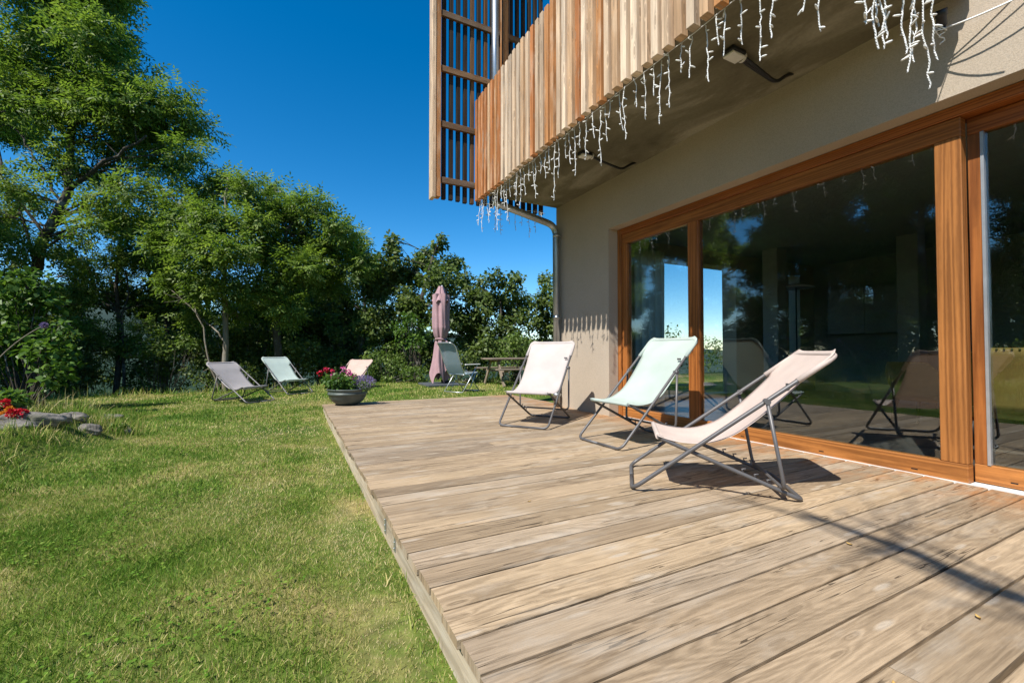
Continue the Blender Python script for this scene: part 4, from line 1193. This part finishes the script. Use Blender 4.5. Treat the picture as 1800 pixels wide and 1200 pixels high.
for k, (px, d_, r, lbl) in enumerate(((95, 5.7, .15, "low leafy plant in the middle of the grassy mound"), (150, 5.9, .13, "low leafy plant just before the capstone of the mound"), (-25, 5.2, .14, "low leafy plant at the far side of the flower pot"), (205, 5.05, .10, "small leafy plant at the toe of the grassy mound"))):
    p = at(px, 730, d_); z0 = float(ground_z(p[0], p[1])); rr = np.random.default_rng(300 + k)
    bush("bed_plant", lbl, "plant", [(p[0] + rr.uniform(-r, r), p[1] + rr.uniform(-r, r), z0 + r * rr.uniform(.3, .8), r * .55) for _ in range(5)], 'simple', M['bigleaf'], 310 + k, 2600, .05, 8, group="leafy plants of the flower bed")
def bed_pot():
    c = at(0, 772, 4.3); c[2] = float(ground_z(c[0], c[1])) - .02
    t = thing("flower_pot", "dark clay pot standing on the bed edge above the long stone", "pot", tuple(c))
    m = MB(); m.lathe([(0, 0), (.12, 0), (.15, .08), (.175, .17), (.19, .175), (.19, .20), (.165, .20), (.16, .16), (0, .16)], c, 28); m.build("pot_body", M['terracotta'], t)
    p = thing("red_geranium", "red and orange flowers growing in the dark clay pot", "flowers", (c[0], c[1], c[2] + .17))
    pot_plant(p, (c[0], c[1], c[2] + .17), .20, .16, 9000, M['bigleaf'], 5, .055)
    e = at(40, 727, 4.15)
    blossoms(p, "blossom", [(e[0], e[1], e[2], .06, 0, .3), (e[0] - .05, e[1] - .02, e[2] + .01, .05, 0, .3), *[(*at(px, py, 4.15), .04, a, b) for px, py, a, b in ((20, 721, .8, 1), (12, 708, 0, .3), (5, 730, .8, .95), (-8, 716, 0, .3), (30, 727, .75, 1))]], M['petal'], 6, .028, 90)
bed_pot()

def deck_bowl():
    c = np.array(at(612, 706, 7.0)); c = np.array((c[0] - .0, c[1], .001))
    t = thing("flower_bowl", "big round dark green bowl on the far corner of the deck", "planter", tuple(c))
    m = MB()
    m.lathe([(0, 0), (.15, 0), (.17, .01), (.235, .06), (.275, .12), (.292, .165), (.305, .17), (.305, .19), (.297, .195), (.300, .235), (.315, .24), (.318, .255), (.300, .258), (.285, .24), (.27, .21), (0, .21)], c, 40)
    m.build("bowl_body", M['bowl'], t)
    g = thing("pink_geranium", "pink and red geranium filling most of the dark green bowl", "flowers", (c[0] - .06, c[1] - .02, .21))
    gc = np.array((c[0] - .08, c[1] + .02, .22))
    pot_plant(g, gc, .27, .22, 11000, M['bigleaf'], 8, .055)
    H = [(*at(px, py, 6.95), r, a, b) for px, py, r, a, b in ((587, 661, .055, .46, .66), (604, 650, .055, .46, .64), (612, 653, .04, .42, .6), (574, 650, .04, .1, .4), (563, 656, .04, .05, .36), (585, 653, .03, .2, .45), (615, 659, .05, .42, .62), (597, 667, .04, .48, .66), (622, 664, .035, .45, .64), (592, 672, .03, .5, .66), (606, 673, .02, .8, 1))]
    blossoms(g, "blossom", H, M['petal'], 9, .035, 34)
    l = thing("lavender_plant", "purple flowering plant at one end of the dark green bowl", "flowers", (c[0] + .2, c[1], .21))
    rng = np.random.default_rng(4); n = 800
    cc = np.array(at(640, 672, 6.95)); D = unit(rng.normal(size=(n, 3)) + np.array((0, 0, .4)))
    C = cc + D * np.array((.18, .18, .115)) * (rng.random(n) ** .4)[:, None]
    V, F = leaf_cards(C, D, unit(rng.normal(size=(n, 3))), np.full(n, .022), np.full(n, .012), rng)
    np_mesh("blossom", V, F, M['purple'], {"tint": rng.random(n)}, l)
    V, F, T = foliage(np.array([(*(cc - (0, 0, .06)), .13)]), 16000, 'simple', rng, .03)
    np_mesh("foliage", V, F, M['shrub'], {"tint": T}, l)
deck_bowl()

# ------------------------------------------------------------------ grass
def blades(X, Y, H, Wd, tint, rng, lean=.6, segs=1):
    n = len(X); Z = ground_z(X, Y) - .004
    a = rng.uniform(0, 2 * np.pi, n); b = rng.uniform(0, 2 * np.pi, n)
    ln = rng.random(n) * lean * H
    s = np.stack([np.cos(a) * Wd / 2, np.sin(a) * Wd / 2, np.zeros(n)], 1)
    tip = np.stack([np.cos(b) * ln, np.sin(b) * ln, H * (1 - .25 * (ln / H) ** 2)], 1)
    C = np.stack([X, Y, Z], 1)
    if segs == 1:
        V = np.stack([C - s, C + s, C + tip * .55 + s * .7 + np.array((0, 0, 1)) * (H * .10)[:, None], C + tip], 1).reshape(-1, 3)
        return V, np.arange(n * 4).reshape(-1, 4), tint
    Vs, T = [], []
    P = [C + tip * q + np.array((0, 0, 1)) * (H * .35 * q * (1 - q))[:, None] - np.array((0, 0, 1)) * (ln * .5 * q ** 3)[:, None] for q in np.linspace(0, 1, segs + 1)]
    for i in range(segs):
        w0, w1 = 1 - (i / segs) ** 2, 1 - ((i + 1) / segs) ** 2
        Vs.append(np.stack([P[i] - s * w0, P[i] + s * w0, P[i + 1] + s * max(w1, .05), P[i + 1] - s * max(w1, .05)], 1)); T.append(tint)
    V = np.concatenate(Vs).reshape(-1, 3)
    return V, np.arange(len(V)).reshape(-1, 4), np.concatenate(T)

def patch(X, Y):
    return .5 + .30 * nz2(X, Y, 1.5, 1) + .22 * nz2(X, Y, 4.3, 2) + .12 * nz2(X, Y, 11.0, 4)

def lawn_grass():
    rng = np.random.default_rng(12); Vs, Fs, T, base = [], [], [], 0
    def zone(x0, x1, y0, y1, dens, h, w, cond):
        nonlocal base
        n = int((x1 - x0) * (y1 - y0) * dens)
        X = rng.uniform(x0, x1, n); Y = rng.uniform(y0, y1, n)
        d = X * SY + Y * CY; xc = X * CY - Y * SY
        k = cond(X, Y, d) & (np.abs(xc) < d * 1.24 + .3) & (d > .5)
        k &= ~((X > .47) & (Y < 7.63)) & ~((X > 3.6) & (Y < 5.9))
        X, Y = X[k], Y[k]
        keep = rng.random(len(X)) > .30 * sm(.16, .04, np.abs(X - .42)) * (Y < 7.4); X, Y = X[keep], Y[keep]
        pt = patch(X, Y)
        worn = sm(.30, .05, np.abs(X - .40)) * (Y < 7.3) * np.clip(.55 + .5 * nz2(X, Y, 3.0, 8), 0, 1)          # dry strip beside the deck
        tint = np.clip(.10 + .72 * np.clip(pt, 0, 1.2) + worn * .6 + rng.normal(0, .20, len(X)), 0, 1)
        H = h * rng.uniform(.5, 1.25, len(X)) * (1.15 - .5 * np.clip(pt, 0, 1)) * (1 - .6 * worn)
        V, F, t_ = blades(X, Y, H, w * rng.uniform(.7, 1.3, len(X)), tint, rng, .95)
        Vs.append(V); Fs.append(F + base); base += len(V); T.append(t_)
    bedf = lambda X, Y: ground_z(X, Y) < -.02
    zone(-4.2, .6, .6, 4.6, 20000, .032, .0025, lambda X, Y, d: (d < 3.0))
    zone(-6.5, .6, 1.0, 7, 5600, .037, .0052, lambda X, Y, d: (d >= 3.0) & (d < 5.2))
    zone(-9, 2, 3, 11, 1900, .040, .0095, lambda X, Y, d: (d >= 5.2) & (d < 8.5))
    zone(-12, 9, 6, 14, 700, .05, .016, lambda X, Y, d: (d >= 8.5) & (d < 13.5) & (Y < 13.2))
    # the strip the glass mirrors
    zone(-2.6, .45, -5, .6, 500, .05, .014, lambda X, Y, d: X < .45)
    n = 26000; X = rng.uniform(-2.6, .45, n); Y = rng.uniform(-6, 1.5, n); k = (X * SY + Y * CY < .5); X, Y = X[k], Y[k]
    V, F, t_ = blades(X, Y, rng.uniform(.02, .05, len(X)), np.full(len(X), .012), np.clip(.15 + .5 * patch(X, Y) + rng.normal(0, .15, len(X)), 0, 1), rng, .9)
    Vs.append(V); Fs.append(F + base); base += len(V); T.append(t_)
    n = 9000; X = rng.uniform(-5, .4, n); Y = rng.uniform(.8, 7, n)          # clover and weeds between the blades
    k = (nz2(X, Y, 2.1, 9) > .28) & (X > -Y * .5 - .5); X, Y = X[k], Y[k]; n = len(X)
    for q in range(3):
        a = rng.uniform(0, 6.28, n); A = np.stack([np.cos(a), np.sin(a), rng.uniform(-.1, .3, n)], 1)
        V, F = leaf_cards(np.stack([X, Y, ground_z(X, Y) + rng.uniform(.012, .032, n)], 1), unit(A), unit(np.stack([rng.normal(0, .25, n), rng.normal(0, .25, n), np.ones(n)], 1)), rng.uniform(.011, .021, n), rng.uniform(.010, .016, n), rng)
        Vs.append(V); Fs.append(F + base); base += len(V); T.append(rng.uniform(.12, .42, n))
    o = np_mesh("lawn_grass", np.concatenate(Vs), np.concatenate(Fs), M['grass'], {"tint": np.concatenate(T)})
    tag(o, "short mown grass of the lawn with dry straw coloured patches", "grass", kind="stuff")
    # long grass of the bed and the mound, and the rank tufts at the lawn's edge
    Vs, Fs, T, base = [], [], [], 0
    def tufts(cs, n, h, w, spread, t0, t1, lean=1.0):
        nonlocal base
        for (cx, cy) in cs:
            X = cx + rng.normal(0, spread, n); Y = cy + rng.normal(0, spread, n)
            V, F, t_ = blades(X, Y, h * rng.uniform(.35, 1.1, n), w * rng.uniform(.6, 1.3, n), np.clip(rng.uniform(t0, t1, n) + rng.normal(0, .1), 0, 1), rng, lean, 3)
            Vs.append(V); Fs.append(F + base); base += len(V); T.append(t_)
    pts = []
    while len(pts) < 420:
        x, y = rng.uniform(-6.5, -1.6), rng.uniform(-6, 8.2)
        if ground_z(x, y) > -.06 and not (x > -3.3 and 3.0 < y < 5.95): pts.append((x, y))
    tufts([p for p in pts if rng.random() < .8], 110, .24, .007, .13, .05, .7)
    tufts([p for p in pts if rng.random() < .18], 26, .50, .006, .06, .4, 1.0, .6)
    tufts([tuple(at(px, 700, d)[:2]) for px, d in ((70, 5.6), (110, 5.9), (140, 5.5), (60, 6.0), (100, 5.2), (150, 6.1), (85, 6.2), (40, 5.6))], 60, .42, .007, .12, .3, 1.0, .8)
    edge = [(-2.0 + rng.normal(0, .1), y) for y in np.arange(-5, 7.2, .22)]
    tufts(edge, 46, .15, .005, .10, .1, .7)
    mound = [tuple(at(rng.uniform(50, 235), 740, rng.uniform(5.0, 6.7))[:2]) for _ in range(70)]
    tufts(mound, 150, .22, .0065, .10, .05, .68)
    tufts([tuple(at(px, 760, d)[:2]) for px, d in ((200, 5.0), (225, 5.2), (185, 5.1), (170, 4.9), (15, 3.75), (35, 3.9), (60, 4.0), (10, 3.5))], 80, .17, .006, .09, .1, .8)
    far = [(x, 12.9 + .3 * math.sin(x) + rng.normal(0, .25)) for x in np.arange(-9, 9, .25)]
    tufts(far, 30, .22, .012, .15, .1, .75)
    # weeds along the foot of the deck
    tufts([(.42 - abs(rng.normal(0, .03)), y) for y in np.arange(1.0, 7.5, .16)], 16, .075, .0045, .05, .15, .9)
    o = np_mesh("long_grass", np.concatenate(Vs), np.concatenate(Fs), M['grass'], {"tint": np.concatenate(T)})
    tag(o, "long unmown grass and weeds over the bed, mound and lawn edge", "grass", kind="stuff")
lawn_grass()

def fallen_leaves():
    rng = random.Random(8)
    for k, (px, py) in enumerate(((1487, 954), (1708, 1080), (1560, 1195), (930, 880), (1055, 790))):
        d = FPX * CAM_Z / (py - 617); p = at(px, py, d)
        m = MB(); a = rng.uniform(0, 6.28); L = rng.uniform(.009, .014)
        u = np.array((math.cos(a), math.sin(a), 0)); w = np.array((-u[1], u[0], 0))
        c = np.array((p[0], p[1], .003))
        m.grid([[c + u * L * s_ + w * L * .45 * q * (1 - s_ * s_) + np.array((0, 0, .004 * q * q + .003 * s_ * s_)) for q in (-1, 0, 1)] for s_ in np.linspace(-1, 1, 6)])
        o = m.build("fallen_leaf", M['leafdry'])
        tag(o, "tiny dry yellow leaf lying on the deck boards", "leaf", "dry leaves on the deck")
fallen_leaves()

# ------------------------------------------------------------------ inside the house
def curtain(x0, x1, y, label):
    t = MB(); G = []
    for z in np.linspace(.03, 2.55, 10):
        G.append([(x0 + (x1 - x0) * q, y + .035 * math.sin(q * (x1 - x0) * 42 + .3 * z), z) for q in np.linspace(0, 1, 70)])
    t.grid(G); o = t.build("curtain", M['curtain']); tag(o, label, "curtain")
curtain(5.0, 5.66, 5.40, "pale pleated curtain drawn to one side of the end window indoors")

def floor_lamp():
    x, y = 8.3, 4.75
    t = thing("floor_lamp", "floor lamp with a wide shallow shade standing indoors behind the glass", "lamp", (x, y, .006))
    m = MB(); m.lathe([(0, 0), (.16, 0), (.16, .02), (.02, .03)], (x, y, .006), 24); m.tube([(x, y, .02), (x, y, 2.02)], .012, 8); m.build("stand", M['black'], t)
    s = MB(); s.lathe([(.02, 2.10), (.12, 2.09), (.24, 2.05), (.30, 2.02), (.29, 2.015), (.02, 2.06)], (x, y, 0), 28); s.build("lamp_shade", M['white_plastic'], t)
floor_lamp()

def olive_chair(loc, rz, label):
    t = thing("dining_chair", label, "chair", loc, rz, "olive chairs indoors")
    # local: y = forward
    def shell(nail):
        pass
    n = 28; G = []; N = []
    for i in range(9):
        q = i / 8; z = .42 + .45 * q; row = []
        for k in range(n + 1):
            a = -1.75 + 3.5 * k / n
            rr = .255 + .03 * q; zz = .42 + (z - .42) * (1 - .50 * sm(.6, 1.35, abs(a)))
            row.append((rr * math.sin(a), -.02 - rr * math.cos(a) - .06 * q, float(zz)))
        G.append(row)
    b = MB(); b.grid(G); o = b.build("backrest", M['olive'], t, True); so = o.modifiers.new("thickness", 'SOLIDIFY'); so.thickness = .045; so.offset = 0
    e = MB()
    for p in G[-1]:
        e.tube([(p[0], p[1] - .02, p[2] - .005), (p[0], p[1] - .03, p[2] - .005)], .006, 6)
    for i in range(1, 8):
        for j in (0, n): p = G[i][j]; e.tube([(p[0], p[1], p[2]), (p[0] * 1.1, p[1], p[2])], .006, 6)
    e.build("nail_trim", M['brass'], o, True)
    s = MB(); s.box((-.24, -.24, .36), (.24, .27, .47), bev=.04); s.build("seat", M['olive'], t, True)
    for sx in (-1, 1):
        for sy in (-1, 1):
            l = MB(); l.tube([(sx * .19, sy * .18 + .02, .37), (sx * .24, sy * .24 + .02, 0.0)], [.022, .012], 8); l.build("leg", M['black'], t, True)
    return t
olive_chair((4.78, 1.20, .006), R(-75), "olive chair with brass nail trim behind the sliding leaf")
c2 = olive_chair((6.3, 2.22, .006), R(-100), "olive chair with brass nail trim behind the main pane near the door post")
c2.scale = (1, 1, .84)
def table():
    t = thing("dining_table", "dark dining table indoors beside the olive chairs", "table", (7.4, 1.0, .006))
    m = MB(); m.box((-.45, -1.0, .71), (.45, 1.0, .75), bev=.006); m.build("table_top", M['black'], t, True)
    for sx in (-1, 1):
        for sy in (-1, 1):
            l = MB(); l.box((sx * .38 - .03, sy * .9 - .03, 0), (sx * .38 + .03, sy * .9 + .03, .708)); l.build("leg", M['black'], t, True)
table()
def cupboard():
    t = thing("wall_cupboard", "pale wall cupboard at the back of the room, seen through the glass", "cupboard", (10.27, 4.4, 1.2))
    m = MB(); m.box((9.93, 3.75, 1.2), (10.268, 5.05, 2.1)); m.build("carcass", M['inwall'], t)
    for k in range(2):
        d = MB(); d.box((9.91, 3.76 + k * .645, 1.21), (9.928, 3.755 + .64 + k * .645, 2.09), bev=.003); d.build("door", M['inwall'], t)
cupboard()
